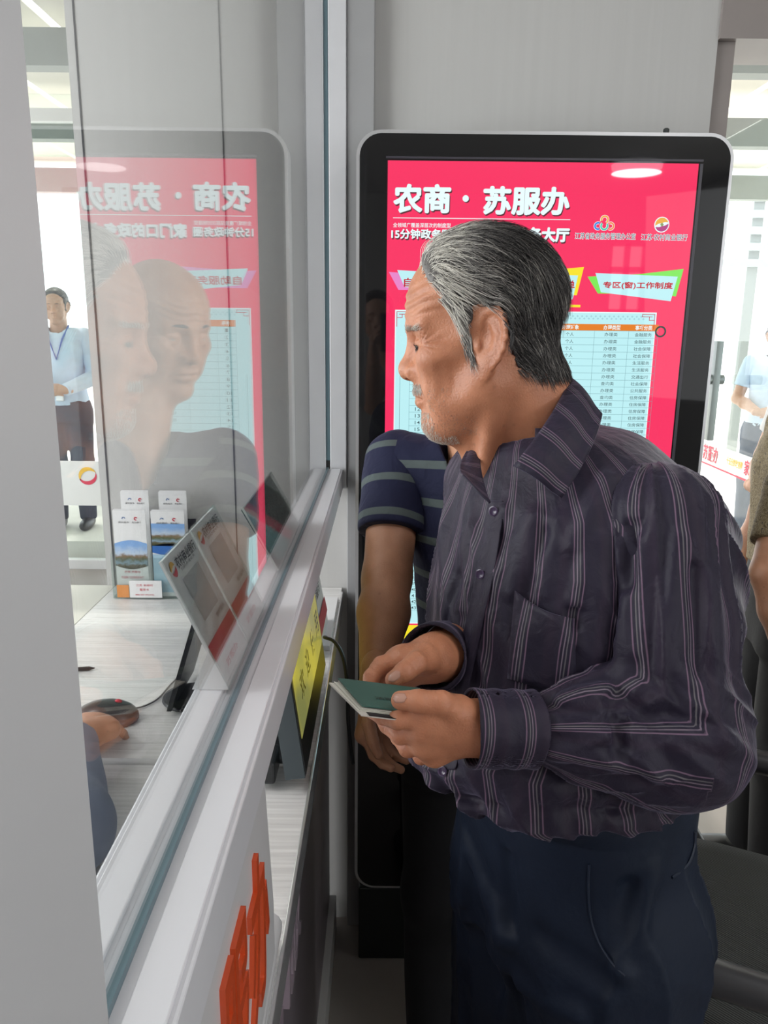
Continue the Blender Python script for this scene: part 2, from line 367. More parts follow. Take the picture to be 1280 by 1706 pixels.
for LL, dx, yy in ((L1, 0, Y3), (L0, .002, Y2)):
    LL.quad([(c[0]+dx+.0065*math.cos(a), yy, c[2]-dx+.0065*math.sin(a)) for a in [k*PI/10 for k in range(20)]])
word(L1, '全领域广覆盖深层次的制度型', 655, 371, 751, 379, Y3, .01)
a, e = sc(655, 363), sc(950, 368); L1.quad([(a[0], Y3, a[2]-.0007), (e[0], Y3, a[2]-.0007), (e[0], Y3, a[2]+.0007), (a[0], Y3, a[2]+.0007)])
L0.build('title_shadow', m_shd, kio); L1.build('title_lettering', m_wht, kio)
# two office names with pale outline
L1 = Letters(); L0 = Letters()
for s, x0, y0, x1, y1 in (('江苏省政务服务管理办公室', 958, 388, 1058, 398), ('江苏·农村商业银行', 1068, 390, 1144, 400)):
    word(L1, s, x0, y0, x1, y1, Y3, .0); word(L0, s, x0-.8, y0-.8, x1+.8, y1+.8, Y2, 0, 0, 0, .0005)
L0.build('office_name_outline', m_wht, kio); L1.build('office_name_lettering', lit('screen_navy', (.03, .06, .10)), kio)
# logos
def arcband(L, cx, cz, r, w, a0, a1, y, n=16):
    for k in range(n):
        t0, t1 = math.radians(a0+(a1-a0)*k/n), math.radians(a0+(a1-a0)*(k+1)/n)
        L.quad([(cx+math.cos(t)*q, y, cz+math.sin(t)*q) for t, q in ((t0, r-w/2), (t1, r-w/2), (t1, r+w/2), (t0, r+w/2))])
c = sc(1007, 372); k_ = sc(1017, 372)[0]-c[0]
for (ox, oz, r, a0, a1, m, nm) in ((0, .55, .55, -60, 200, lit('logo_orange', (.95, .40, .08)), 'logo_arc'), (0, -.45, .55, 130, 400, lit('logo_teal', (.1, .62, .45)), 'logo_arc'),
        (-1.05, -.45, .5, 60, 300, m_blu, 'logo_arc'), (1.05, -.45, .5, -120, 120, lit('logo_orange2', (.95, .30, .10)), 'logo_arc')):
    La = Letters(); arcband(La, c[0]+ox*k_, c[2]+oz*k_, r*k_, .42*k_, a0, a1, Y2); La.build('logo_outline', m_wht, kio)
    La = Letters(); arcband(La, c[0]+ox*k_, c[2]+oz*k_, r*k_, .28*k_, a0, a1, Y3); La.build(nm, m, kio)
c = sc(1102.5, 374.5); R_ = sc(1115, 374.5)[0]-c[0]
La = Letters(); La.quad([(c[0]+R_*math.cos(t), Y2, c[2]+R_*math.sin(t)) for t in [k*PI/16 for k in range(32)]]); La.build('logo_disc', m_wht, kio)
for a0, m in ((20, lit('logo_gold', (.85, .42, .05))), (200, lit('logo_plum', (.45, .04, .22)))):
    La = Letters(); o = []; i_ = []
    for k in range(17):
        t = k/16; a = math.radians(a0+t*170); w = R_*(.75*math.sin(PI*t)**.7+.02)
        o.append((c[0]+math.cos(a)*R_*.88, Y3, c[2]+math.sin(a)*R_*.88)); i_.append((c[0]+math.cos(a)*(R_*.88-w), Y3, c[2]+math.sin(a)*(R_*.88-w)))
    for k in range(16): La.quad([o[k], o[k+1], i_[k+1], i_[k]])
    La.build('logo_swirl', m, kio)
La = Letters(); q = R_*.26; La.quad([(c[0]-q, Y4, c[2]), (c[0], Y4, c[2]-q), (c[0]+q, Y4, c[2]), (c[0], Y4, c[2]+q)]); La.build('logo_square', lit('logo_sq', (.25, .35, .12)), kio)
# three banner buttons
def fq(L, pts, y):
    P = [sc(*p) for p in pts]; L.quad([(p[0], y, p[2]) for p in P])
La = Letters(); fq(La, [(979, 461), (1063, 457), (1139, 448), (1126, 494), (1100, 490), (996, 489)], Y2); La.build('button_green', m_grn, kio)
La = Letters(); fq(La, [(992, 455), (1129, 461), (1117, 502), (1001, 487)], Y3); La.build('button_face', m_ltcy, kio)
La = Letters(); fq(La, [(820, 458), (973, 445), (961, 492), (830, 490)], Y2); La.build('button_yellow', m_syel, kio)
La = Letters(); fq(La, [(826, 455), (963, 459), (954, 499), (838, 484)], Y3); La.build('button_face', m_ltcy, kio)
La = Letters(); fq(La, [(648, 453), (672, 455), (805, 447), (790, 484), (664, 483)], Y2); La.build('button_mauve', m_mag, kio)
La = Letters(); fq(La, [(662, 450), (796, 458), (786, 492), (674, 478)], Y3); La.build('button_face', m_ltcy, kio)
La = Letters(); fq(La, [(838, 506), (967, 508), (967, 512), (838, 510)], Y2); La.build('button_underline', m_syel, kio)
for a_ in (('专区(窗)工作制度', 1004, 469, 1120, 482), ('自助服务事项', 673, 463, 786, 478), ('服务事项清单', 858, 466, 957, 482)):
    La = Letters(); word(La, *a_, Y4, 0, 0, 0, .0005); La.build('button_lettering', m_sred, kio)
# the table sheet
tl, tr = sc(657, 516), sc(1120, 523); TBz = sc(665, 1038)[2]
X0, X1, Z1 = tl[0]+.002, .5705, tl[2]
La = Letters(); La.quad([(X0, Y2, TBz), (X1, Y2, TBz), (X1, Y2, Z1), (X0, Y2, Z1)]); La.build('sheet_border', m_wht, kio)
La = Letters(); e = .002; La.quad([(X0+e, Y2-.0002, TBz+e), (X1-e, Y2-.0002, TBz+e), (X1-e, Y2-.0002, Z1-e), (X0+e, Y2-.0002, Z1-e)]); La.build('sheet', m_ltcy, kio)
La = Letters()   # pale chequered band at the head of the sheet
for i in range(52):
    for j in range(2):
        x = X0+.03+i*.0096+(j*.0048); z = Z1-.009-j*.0048
        La.quad([(x, Y3, z-.0024), (x+.0024, Y3, z), (x, Y3, z+.0024), (x-.0024, Y3, z)])
La.build('sheet_pattern', lit('screen_pattern', (.38, .68, .74)), kio)
def ln(L, x0, z0, x1, z1, w, y=Y4):
    L.quad([(min(x0, x1)-w/2, y, min(z0, z1)-w/2), (max(x0, x1)+w/2, y, min(z0, z1)-w/2), (max(x0, x1)+w/2, y, max(z0, z1)+w/2), (min(x0, x1)-w/2, y, max(z0, z1)+w/2)])
for sx, xc in ((-1, X1-.004), (1, X0+.004)):
    zc = Z1-.004; La = Letters()
    ln(La, xc, zc, xc+sx*.026, zc, .0012); ln(La, xc+sx*.026, zc, xc+sx*.026, zc-.005, .0012); ln(La, xc+sx*.026, zc-.005, xc+sx*.005, zc-.005, .0012)
    ln(La, xc, zc, xc, zc-.030, .0012); ln(La, xc, zc-.012, xc+sx*.011, zc-.012, .0012); ln(La, xc+sx*.011, zc-.012, xc+sx*.011, zc-.005, .0012)
    La.build('sheet_corner', m_sred, kio)
# header row and body rows
hz1, hz0 = sc(1095, 541)[2], sc(1095, 552)[2]
tx0, tx1 = X0+.033, sc(1097, 545)[0]
La = Letters(); La.quad([(tx0, Y3, hz0), (tx1, Y3, hz0), (tx1, Y3, hz1), (tx0, Y3, hz1)]); La.build('table_header', m_org, kio)
colx = [tx0, tx0+.040, tx0+.105, tx0+.265, sc(937, 545)[0]-.035, sc(991, 545)[0], sc(1048, 545)[0], tx1]
hd = ['序号', '事项编码', '事项名称', '业务部门', '办理对象', '办理类型', '事项分类']
for i, s in enumerate(hd):
    La = Letters(); cx = (colx[i]+colx[i+1])/2; w = .009*len(s); La.add(s, (cx-w/2, Y4, hz0+.002), (w, 0, 0), (0, 0, hz1-hz0-.004), .02); La.build('header_lettering', m_wht, kio)
rows = [('办理类', '金融服务'), ('办理类', '金融服务'), ('办理类', '社会保障'), ('办理类', '社会保障'), ('办理类', '生活服务'), ('办理类', '生活服务'), ('办理类', '交通出行'), ('查询类', '社会保障'), ('办理类', '公共服务'), ('查询类', '住房保障'), ('办理类', '住房保障'), ('办理类', '住房保障'), ('办理类', '住房保障'), ('办理类', '住房保障')]
rh = (sc(1095, 698)[2]-sc(1095, 564)[2])/-11.6
nrow = int((hz0-TBz-.03)/rh)
La = Letters(); Lt = Letters()
cache = {}
def cell(L, s, x0, z0, w, h, bold=0.004):
    if (s, bold) not in cache: cache[(s, bold)] = glyph_mesh(s, bold)
    P, Fc = cache[(s, bold)]; lo, hi = P.min(0), P.max(0); sz = hi-lo
    L.v.append(np.stack([x0+(P[:, 0]-lo[0])/sz[0]*w, np.full(len(P), Y4), z0+(P[:, 1]-lo[1])/sz[1]*h], 1)); L.f += [tuple(i+L.n for i in q) for q in Fc]; L.n += len(P)
for r_ in range(nrow+1):
    z = hz0-r_*rh; ln(La, tx0, z, tx1, z, .0006, Y3)
    if r_ == nrow: break
    zc = z-rh*.78; hh = rh*.52
    n_ = str(r_+1); cell(Lt, n_, tx0+.02-.0035*len(n_), zc, .0055*len(n_), hh)
    t, q = rows[min(r_, len(rows)-1)]
    if r_ < 26:
        cell(Lt, '个人', (colx[4]+colx[5])/2-.009, zc, .017, hh); cell(Lt, t, (colx[5]+colx[6])/2-.015, zc, .028, hh); cell(Lt, q, (colx[6]+colx[7])/2-.018, zc, .036, hh)
    if r_ < 14: cell(Lt, '社保卡信息查询服务', (colx[2]+colx[3])/2-.05, zc, .09, hh)
for x in colx: ln(La, x, hz0, x, hz0-nrow*rh, .0006, Y3)
xv = sc(667, 600)[0]; ln(La, xv, hz0-.10, xv, TBz+.06, .0008, Y3)
La.build('table_lines', m_lin, kio); Lt.build('table_lettering', m_gtx, kio)
# yellow panel at the foot of the picture
La = Letters(); La.quad([(0.001, Y2, sz0+.001), (sx1-.001, Y2, sz0+.001), (sx1-.001, Y2, TBz-.004), (.001, Y2, TBz-.004)]); La.build('yellow_panel', m_syel, kio)
La = Letters(); c = sc(1100, 552.5); r_ = sc(1108, 552)[0]-c[0]; arcband(La, c[0], c[2], r_, r_*.34, 0, 360, Y4-.0004, 28); La.build('ring_marker', lit('screen_ring', (.01, .05, .04)), kio)
# ============================================================ COUNTER, PARTITION, THINGS ON THEM
GX = -.134                                     # plane of the glass
BX0, BX1, ZS, ZB = -.175, -.098, 1.270, 1.223    # rail under the glass
m_desk = grain_mat('white_grain', (.72, .71, .69), (.90, .89, .87), axis=0, scale=170, rough=.28, bump=.9)
m_desk2 = grain_mat('white_grain_b', (.60, .59, .58), (.68, .67, .665), axis=1, scale=230, rough=.30, bump=.35)
m_rail = mat('rail_white', (.76, .76, .79), .28, spec=.5, noise=.02, nscale=12)
m_pglass = glass_mat('partition_glass', (.975, .985, .982), .05, .95)
m_gedge = mat('glass_edge_blue', (.12, .19, .22), .3, spec=.6)
m_white = mat('white_laminate', (.66, .66, .665), .4, noise=.02)
pa = thing('glass_partition', 'white framed glass partition running along the service counter', 'partition', (GX, .8, .965))
def part(mb, name, m, e=pa, **k): return mb.build(name, m, e, **k)
b = MB(); b.box((BX0, .16, ZB), (BX1, YB-.031, ZS), .002); part(b, 'rail', m_rail)
b = MB(); b.box((BX0+.006, .16, ZS), (GX-.012, YB-.04, ZS+.004), .001); b.box((GX+.010, .16, ZS), (BX1-.004, YB-.04, ZS+.0025), .001); part(b, 'rail_cap', m_rail)
b = MB(); b.box((GX-.0026, .16, ZS), (GX+.0026, YB-.04, ZS+.0055)); part(b, 'glass_gasket', m_gedge)
b = MB(); b.box((GX-.0008, .165, ZS+.0055), (GX+.0008, YB-.035, 2.75)); part(b, 'glass_pane', m_pglass)
b = MB(); b.box((BX0-.005, .02, ZS), (BX1+.012, .207, 2.75), .003); part(b, 'near_post', mat('near_post_shaded', (.52, .52, .53), .45, noise=.03))  # the shade on this post is put into its darker grey
b = MB(); b.box((-.180, YB-.035, ZB), (GX-.005, YB-.001, 2.75), .002); b.box((GX+.006, YB-.035, ZB), (-.0895, YB-.001, 2.75), .002); part(b, 'far_post', m_alu)
b = MB(); b.box((GX-.004, YB-.030, 1.29), (GX+.005, YB-.02, 2.75)); part(b, 'post_groove', m_gedge)
# lettered board hung under the rail, its far edge slanting to the worktop
b = MB(); X = -.104
b.poly([(X, -.2, ZB), (X, .618, ZB), (X, .655, 1.05), (X, .655, .966), (X, -.2, .966)], (-.012, 0, 0)); part(b, 'board', m_white)
b = MB(); b.tube([(-.120, .20, .984), (-.120, .70, .984)], .0175, 14); b.bm.verts.ensure_lookup_table(); part(b, 'cable_trunk', m_white, smooth=True)
L = None
# raised orange-red characters along the board
m_orange = mat('orange_acrylic', (.68, .09, .025), .3)
def raised(body, y0, y1, z0, z1, x, m, e, name, ext=.004):
    L = Letters(); L.add(body, (x, y0, z0), (0, y1-y0, 0), (0, 0, z1-z0), .012, ext, (1, 0, 0)); return L.build(name, m, e)
red = thing('raised_lettering', 'row of raised orange-red characters on the white board under the glass', 'lettering', (X, .4, 1.1))
yA = [onX(424, 1440, X)[1], onX(392, 1580, X)[1], onX(352, 1700, X)[1]]
zt, zb_ = 1.178, 1.025
for ch, y0, y1 in (('办', .515, .605), ('服', .415, .505), ('苏', .315, .405)):
    raised(ch, y0, y1, zb_, zt, X, m_orange, red, 'character')
# worktop: one slab from customer ledge to the clerk's side, and a lower near section
ct = thing('service_counter', 'white wood-grain service counter with metal edge trim', 'counter', (-.5, .8, 0))
yj = onZ(200, 1263, .965)[1]
b = MB(); b.box((-.665, yj, .925), (-.103, YB-.002, .965)); part(b, 'worktop', m_desk, ct)
b = MB(); b.box((-.665, -.3, .915), (-.103, yj-.002, .955)); part(b, 'worktop_near', m_desk, ct)
b = MB(); b.box((-1.15, 1.35, .925), (-.668, YB-.002, .964)); part(b, 'side_worktop', mat('side_top', (.70, .69, .62), .4, noise=.03), ct)
b = MB(); b.box((-.103, -.3, .922), (-.0985, YB-.036, .9665), .001); part(b, 'edge_trim', mat('bright_trim', (.75, .75, .76), .22, metal=.7), ct)
b = MB(); b.box((-.160, -.3, .10), (-.1355, YB-.036, .922)); part(b, 'front_panel', mat('plum_grey_panel', (.20, .17, .19), .4, noise=.08), ct)
b = MB(); b.box((-.170, -.3, 0), (-.118, YB-.036, .10)); b.box((-.150, -.3, .36), (-.122, .93, .40), .002); part(b, 'plinth', m_white, ct)
b = MB(); b.box((-1.15, 1.36, 0), (-1.12, YB-.01, .92)); b.box((-.655, -.3, 0), (-.63, 1.3, .915)); part(b, 'side_panel', m_white, ct)
pur = thing('counter_front_lettering', 'pale mauve raised characters on the dark counter front', 'lettering', (-.135, .7, .7))
m_mauve = mat('mauve_acrylic', (.45, .36, .42), .3)
for ch, y0, y1 in (('服', .90, 1.06), ('务', .70, .86), ('大', .50, .66), ('厅', .30, .46)):
    raised(ch, y0, y1, .66, .84, -.1345, m_mauve, pur, 'character', .010)

# ---------------- customer display under the rail
di = thing('customer_display', 'black customer display with a yellow screen standing under the glass rail', 'display', (-.13, 1.11, .965))
dx, dy0, dy1, dz0, dz1 = -.112, .975, 1.345, .985, 1.205
m_plas = mat('black_plastic', (.02, .022, .024), .35, noise=.1); m_plg = mat('grey_plastic', (.07, .09, .10), .4, noise=.05)
dS = np.array([-.13, 0, 1.]); dS /= np.linalg.norm(dS); dN = np.array([dS[2], 0, -dS[0]]); dO = np.array([-.106, 0, .984])
def dpan(y0, y1, s0, s1, n0, n1): b = MB(); b.poly([dO+dS*s0+dN*n0+np.array([0, y0, 0]), dO+dS*s1+dN*n0+np.array([0, y0, 0]), dO+dS*s1+dN*n1+np.array([0, y0, 0]), dO+dS*s0+dN*n1+np.array([0, y0, 0])], (0, y1-y0, 0)); return b
part(dpan(dy0, dy1, 0, .225, -.028, 0), 'housing', m_plg, di)
part(dpan(dy0+.003, dy1-.003, .004, .222, 0, .0015), 'bezel', m_plas, di)
def screen_mat():
    m = bpy.data.materials.new('yellow_screen'); m.use_nodes = True; nt = m.node_tree; q = nt.nodes['Principled BSDF']; L_ = nt.links.new
    tc = nt.nodes.new('ShaderNodeTexCoord'); n = nt.nodes.new('ShaderNodeTexNoise'); n.inputs['Scale'].default_value = 9; n.inputs['Detail'].default_value = 3
    r = nt.nodes.new('ShaderNodeValToRGB'); r.color_ramp.elements[0].position = .35; r.color_ramp.elements[0].color = (.30, .31, .10, 1)
    r.color_ramp.elements[1].position = .65; r.color_ramp.elements[1].color = (.52, .47, .09, 1)
    L_(tc.outputs['Object'], n.inputs['Vector']); L_(n.outputs['Fac'], r.inputs[0]); L_(r.outputs[0], q.inputs['Emission Color'])
    q.inputs['Emission Strength'].default_value = .55; q.inputs['Base Color'].default_value = (.02, .02, .01, 1); q.inputs['Roughness'].default_value = .25
    return m
part(dpan(dy0+.012, dy1-.012, .054, .212, .0005, .0022), 'screen', screen_mat(), di)
for i, ch in enumerate('欢迎使用'):
    L = Letters(); L.add(ch, dO+dS*.085+dN*.0026+np.array([0, dy0+.06+i*.078, 0]), (0, .045, 0), dS*.04, .01); L.build('screen_lettering', mat('screen_dim', (.05, .06, .02), .3), di)
b = MB(); b.box((-.22, 1.04, .965), (-.115, 1.26, .975), .003); b.box((-.20, 1.10, .975), (-.150, 1.18, 1.10), .003); part(b, 'stand', m_plas, di)
b = MB(); b.box((-.185, .985, .966), (-.150, 1.04, 1.0), .004); part(b, 'power_box', m_plas, di)
# narrow yellow strip behind the display
b = MB(); b.box((-.1335, 1.0, 1.200), (-.1325, 1.36, 1.2225)); tag(b.build('yellow_strip', mat('strip_yellow', (.80, .72, .08), .5)), 'narrow yellow strip behind the customer display under the rail', 'paper')
# little red and white sign and papers at the far end of the ledge
sg = thing('counter_sign', 'small white tent sign with a red band beyond the customer display', 'sign', (-.12, 1.5, .965))
m_card = mat('white_card', (.86, .86, .86), .45, noise=.02); m_redc = mat('red_card', (.62, .03, .05), .4)
b = MB(); b.poly([(-.118, 1.42, .966), (-.118, 1.60, .966), (-.140, 1.60, 1.09), (-.140, 1.42, 1.09)], (-.003, 0, 0)); part(b, 'card', m_card, sg)
b = MB(); b.poly([(-.1215, 1.42, .999), (-.1215, 1.60, .999), (-.1275, 1.60, 1.030), (-.1275, 1.42, 1.030)], (.0006, 0, 0)); part(b, 'red_band', m_redc, sg)
L = Letters(); L.add('农商银行', (-.1335, 1.43, 1.055), (0, .14, 0), (-.004, 0, .022), .01); L.build('card_lettering', mat('ink', (.05, .05, .06), .5), sg)
b = MB(); b.box((-.200, 1.46, .9652), (-.106, 1.75, .9750), .001); tag(b.build('paper_stack', m_card), 'stack of white paper at the far end of the ledge by the wall', 'paper')
# cable
pts = [(541, 1062, 1.40), (556, 1068, 1.38), (568, 1085, 1.36), (575, 1110, 1.345), (579, 1150, 1.33), (580, 1200, 1.34), (584, 1240, 1.36), (588, 1272, 1.38)]
P = [W(*q) for q in pts]; P = [Vector(q) for q in P]
P = [Vector((-.104, P[0].y+.03, P[0].z-.012))]+P
def smooth_pts(P, n=6):
    o = []
    for i in range(len(P)-1):
        p0 = P[max(i-1, 0)]; p1 = P[i]; p2 = P[i+1]; p3 = P[min(i+2, len(P)-1)]
        for k in range(n):
            t = k/n; o.append(.5*((2*p1)+(-p0+p2)*t+(2*p0-5*p1+4*p2-p3)*t*t+(-p0+3*p1-3*p2+p3)*t**3))
    return o+[P[-1]]
b = MB(); b.tube(smooth_pts(P), .0032, 8); tag(b.build('display_cable', m_plas, smooth=True), 'black cable looping from the display down the counter front', 'cable')

# ---------------- two tilted notice stands on the clerk's side of the rail
def Vn(p): return np.array(p, float)
m_acr = glass_mat('clear_acrylic', (.93, .96, .95), .06, .7)
m_ink = mat('ink_black', (.03, .03, .035), .5); m_gold = mat('emblem_gold', (.75, .42, .05), .4); m_redp = mat('print_red', (.62, .02, .05), .45); m_pinkp = mat('band_red', (.62, .06, .10), .4)
def notice(y0, y1, top, bot, label, near_end):
    e = thing('notice_stand', label, 'notice stand', (bot[0], y0, ZS+.005), group=None)
    T = Vn(top); B = Vn(bot); ax = Vn((0, y1-y0, 0)); up_ = T-B; n_ = np.cross(ax, up_); n_ /= np.linalg.norm(n_)
    if n_[0] < 0: n_ = -n_
    O = Vn((B[0], y0, B[2])); UP = Vn((up_[0], 0, up_[2]))
    b = MB(); b.poly([O, O+ax, O+ax+UP, O+UP], -n_*.0035); part(b, 'card_plate', m_card, e)
    b = MB(); b.poly([O-UP*.02-ax*.03, O+ax*1.03-UP*.02, O+ax*1.03+UP*1.02, O-ax*.03+UP*1.02], n_*.0016); part(b, 'acrylic_cover', m_acr, e)
    f = lambda u, v, k=.0004: O+ax*u+UP*v+n_*k
    L = Letters(); L.quad([f(0, .20), f(1, .20), f(1, .33), f(0, .33)]); L.build('red_band', m_pinkp, e)
    L = Letters(); L.quad([f(.22, .46), f(.80, .46), f(.80, .80), f(.22, .80)]); L.build('blank_panel', mat('panel_grey', (.50, .50, .50), .5), e)
    L = Letters(); L.add('农村商业银行', f(.24, .87, .0008), ax*.70, UP*.085, .012, 0, n_); L.add('扫码办理业务', f(.30, .845, .0008), ax*.5, UP*.022, 0, 0, n_)
    L.add('便民服务', f(.55, .385, .0008), ax*.35, UP*.035, 0, 0, n_); L.build('card_lettering', m_ink, e)
    L = Letters(); L.add('苏服办', f(.2, .09, .0008), ax*.5, UP*.05, .01, 0, n_); L.build('foot_lettering', m_redp, e)
    for a0, m in ((20, m_gold), (200, m_redp)):
        L = Letters(); n = 12; c_ = f(.13, .90, .0008); o = []; i_ = []
        for k in range(n+1):
            t = k/n; a = math.radians(a0+t*170); r1 = .0075; w = r1*(.75*math.sin(PI*t)**.7+.02)
            uu = ax/np.linalg.norm(ax); vv = UP/np.linalg.norm(UP)
            o.append(c_+uu*math.cos(a)*r1+vv*math.sin(a)*r1); i_.append(c_+uu*math.cos(a)*(r1-w)+vv*math.sin(a)*(r1-w))
        for k in range(n): L.quad([o[k], o[k+1], i_[k+1], i_[k]])
        L.build('emblem', m, e)
    # white triangular foot
    zz = ZS+.0046; wx = BX0+.001
    P0 = Vn((B[0], 0, zz)); P1 = Vn((wx, 0, zz)); P2 = B+UP*.30; P2 = Vn((P2[0]-.001, 0, P2[2]))
    b = MB(); b.poly([P0+Vn((0, y0-.002, 0)), P1+Vn((0, y0-.002, 0)), P2+Vn((0, y0-.002, 0))], ax*1.01); part(b, 'foot', m_card, e)
    return e
yn = onZ(390, 1147, ZS+.005)[1]
botX = onY(392, 1143, yn)[0]
tA = onY(270, 935, yn); 
print('NOTICE', yn, botX, tA)
botp = (min(botX, GX-.006), yn, ZS+.006)
ym = onY(318, 888, yn)  # far end from top edge
q = ray(318, 888); t_ = (tA[0])/q[0]; yf1 = (C0+q*t_)[1]
q = ray(356, 851); t_ = (tA[0])/q[0]; yf2 = (C0+q*t_)[1]
print('NOTICE', yf1, yf2)
notice(yn, yf1-.004, (tA[0], yn, tA[2]), botp, 'tilted white notice stand nearest the camera on the rail, gold and red emblem', 1)
notice(yf1+.004, yf2, (tA[0], yn, tA[2]), botp, 'second tilted white notice stand, just beyond the first along the glass rail', 0)
# dark teal acrylic sign further along
a1 = onY(405, 850, 1.02); q = ray(450, 786); y2_ = (C0+q*(a1[0]/q[0]))[1]
print('TEAL', a1, y2_)
e = thing('acrylic_sign', 'dark green sign plate in clear acrylic near the far end of the rail', 'sign', (-.15, 1.02, ZS+.005))
b = MB(); b.poly([(GX-.010, 1.02, ZS+.006), (GX-.010, y2_, ZS+.006), (a1[0], y2_, a1[2]), (a1[0], 1.02, a1[2])], (-.003, 0, 0)); part(b, 'plate', mat('sign_green', (.035, .075, .065), .25, noise=.4, nscale=18), e)
b = MB(); b.poly([(GX-.0075, 1.012, ZS+.006), (GX-.0075, y2_+.006, ZS+.006), (a1[0]+.0025, y2_+.006, a1[2]+.004), (a1[0]+.0025, 1.012, a1[2]+.004)], (-.002, 0, 0)); part(b, 'acrylic_cover', m_acr, e)
b = MB(); b.tube([(GX-.009, 1.012, ZS+.006), (a1[0]+.001, 1.012, a1[2]+.004), (a1[0]+.001, y2_+.006, a1[2]+.004)], .0014, 6); part(b, 'acrylic_edge', mat('acrylic_edge', (.55, .60, .56), .2), e)

# ---------------- brochure rack against the wall
rk0, rk1 = onZ(187, 990, .965), onZ(330, 990, .965); ry = YB-.10
x0 = onY(188, 985, ry)[0]; x1 = x0+.185
rk = thing('brochure_rack', 'clear acrylic rack of bank brochures on the counter against the wall', 'brochure rack', ((x0+x1)/2, ry+.03, .965))
b = MB(); b.box((x0, ry, .9655), (x1, ry+.09, .969)); b.box((x0, ry, .966), (x1, ry+.002, onY(250, 930, ry)[2])); part(b, 'tray', m_acr, rk)
for xx in (x0, (x0+x1)/2, x1): b = MB(); b.poly([(xx, ry, .966), (xx, ry+.09, .966), (xx, ry+.09, 1.10), (xx, ry+.06, 1.11), (xx, ry, onY(250, 925, ry)[2])], (.002, 0, 0)); part(b, 'divider', m_acr, rk)
b = MB(); b.box((x0+.002, ry+.086, .966), (x1-.002, ry+.089, 1.14)); part(b, 'back_plate', mat('rack_back', (.05, .05, .06), .3), rk)
def scenery(name, seed):
    m = bpy.data.materials.new(name); m.use_nodes = True; nt = m.node_tree; q = nt.nodes['Principled BSDF']; L_ = nt.links.new
    tc = nt.nodes.new('ShaderNodeTexCoord'); sp = nt.nodes.new('ShaderNodeSeparateXYZ'); L_(tc.outputs['Generated'], sp.inputs[0])
    n = nt.nodes.new('ShaderNodeTexNoise'); n.inputs['Scale'].default_value = 6; n.inputs['Detail'].default_value = 6; n.noise_dimensions = '4D'; n.inputs['W'].default_value = seed
    L_(tc.outputs['Generated'], n.inputs['Vector'])
    ml = nt.nodes.new('ShaderNodeMath'); ml.operation = 'MULTIPLY_ADD'; ml.inputs[1].default_value = .35; L_(n.outputs['Fac'], ml.inputs[0]); L_(sp.outputs['Z'], ml.inputs[2])
    r = nt.nodes.new('ShaderNodeValToRGB'); el = r.color_ramp.elements
    el[0].position = .15; el[0].color = (.05, .055, .02, 1); el[1].position = 1.0; el[1].color = (.25, .45, .80, 1)
    for p_, c_ in ((.30, (.12, .10, .05, 1)), (.40, (.28, .40, .50, 1)), (.52, (.10, .12, .05, 1)), (.62, (.25, .17, .10, 1)), (.72, (.55, .65, .78, 1))):
        x = el.new(p_); x.color = c_
    L_(ml.outputs[0], r.inputs[0]); L_(r.outputs[0], q.inputs['Base Color']); q.inputs['Roughness'].default_value = .3
    return m
m_sc1, m_sc2 = scenery('river_photo', 1), scenery('river_photo_b', 4)
def brochure(x, y, w, ztop, label, kind):
    e = thing('brochure_stack', label, 'brochures', (x+w/2, y, .97), 'brochure stacks in the rack')
    z0_ = .970; h = ztop-z0_; lean = .0
    b = MB(); 
    for k in range(4): b.box((x+.0006*k, y+.002*k, z0_), (x+w-.0006*k, y+.002*k+.0016, ztop+.0008*k))
    part(b, 'paper', m_card, e)
    yy = y-.0006
    def rect(m, nm, a, b_, c_, d_, arch=0):
        L = Letters(); P = []
        n = 10
        for k in range(n+1): P.append((x+w*(a+(b_-a)*k/n), yy, z0_+h*c_-arch*h*(math.sin(PI*k/n))))
        for k in range(n+1): P.append((x+w*(b_+(a-b_)*k/n), yy, z0_+h*d_+arch*h*(math.sin(PI*k/n))))
        L.quad(P); return L.build(nm, m, e)
    L = Letters(); L.add('便民服务', (x+w*.16, yy-.0004, ztop-.030), (w*.34, 0, 0), (0, 0, .0045), .0); L.add('商业银行', (x+w*.58, yy-.0004, ztop-.030), (w*.28, 0, 0), (0, 0, .0045), .0)
    L.build('heading', m_ink, e)
    La = Letters(); arcband(La, x+w*.33, ztop-.019, .0034, .0016, 0, 200, yy-.0004, 8); La.build('emblem', m_blu2, e)
    La = Letters(); arcband(La, x+w*.70, ztop-.019, .0032, .0022, 20, 300, yy-.0004, 8); La.build('emblem', m_redp, e)
    if kind == 1:
        rect(m_sc1, 'photo_panel', 0, 1, .36, .62, .04)
        L = Letters(); L.add('农商·苏服办', (x+w*.25, yy-.0004, z0_+h*.275), (w*.5, 0, 0), (0, 0, .006), .0); L.add('打造家门口的政务大厅', (x+w*.15, yy-.0004, z0_+h*.21), (w*.7, 0, 0), (0, 0, .006), .0)
        L.build('red_lettering', m_redp, e)
    if kind == 2:
        rect(m_sc2, 'photo_panel', 0, 1, .60, .86); rect(mat('wave_blue', (.04, .16, .5), .4), 'blue_wave', 0, 1, .52, .60, .03); rect(mat('pale_sky', (.45, .65, .8), .4), 'sky_panel', 0, 1, .05, .50)
    return e
m_blu2 = mat('print_blue', (.05, .15, .4), .4)
wb_ = .070
zt1 = onY(235, 847, ry+.03)[2]; zt2 = onY(235, 818, ry+.06)[2]
brochure(x0+.010, ry+.006, wb_+.006, zt1, 'front left brochures in the rack with a river photograph', 1)
brochure(x0+.016, ry+.050, wb_-.004, zt2, 'white brochures standing behind the left front stack', 0)
brochure(x0+.098, ry+.006, wb_+.008, zt1-.001, 'front right brochures in the rack, orange and blue river photograph', 2)
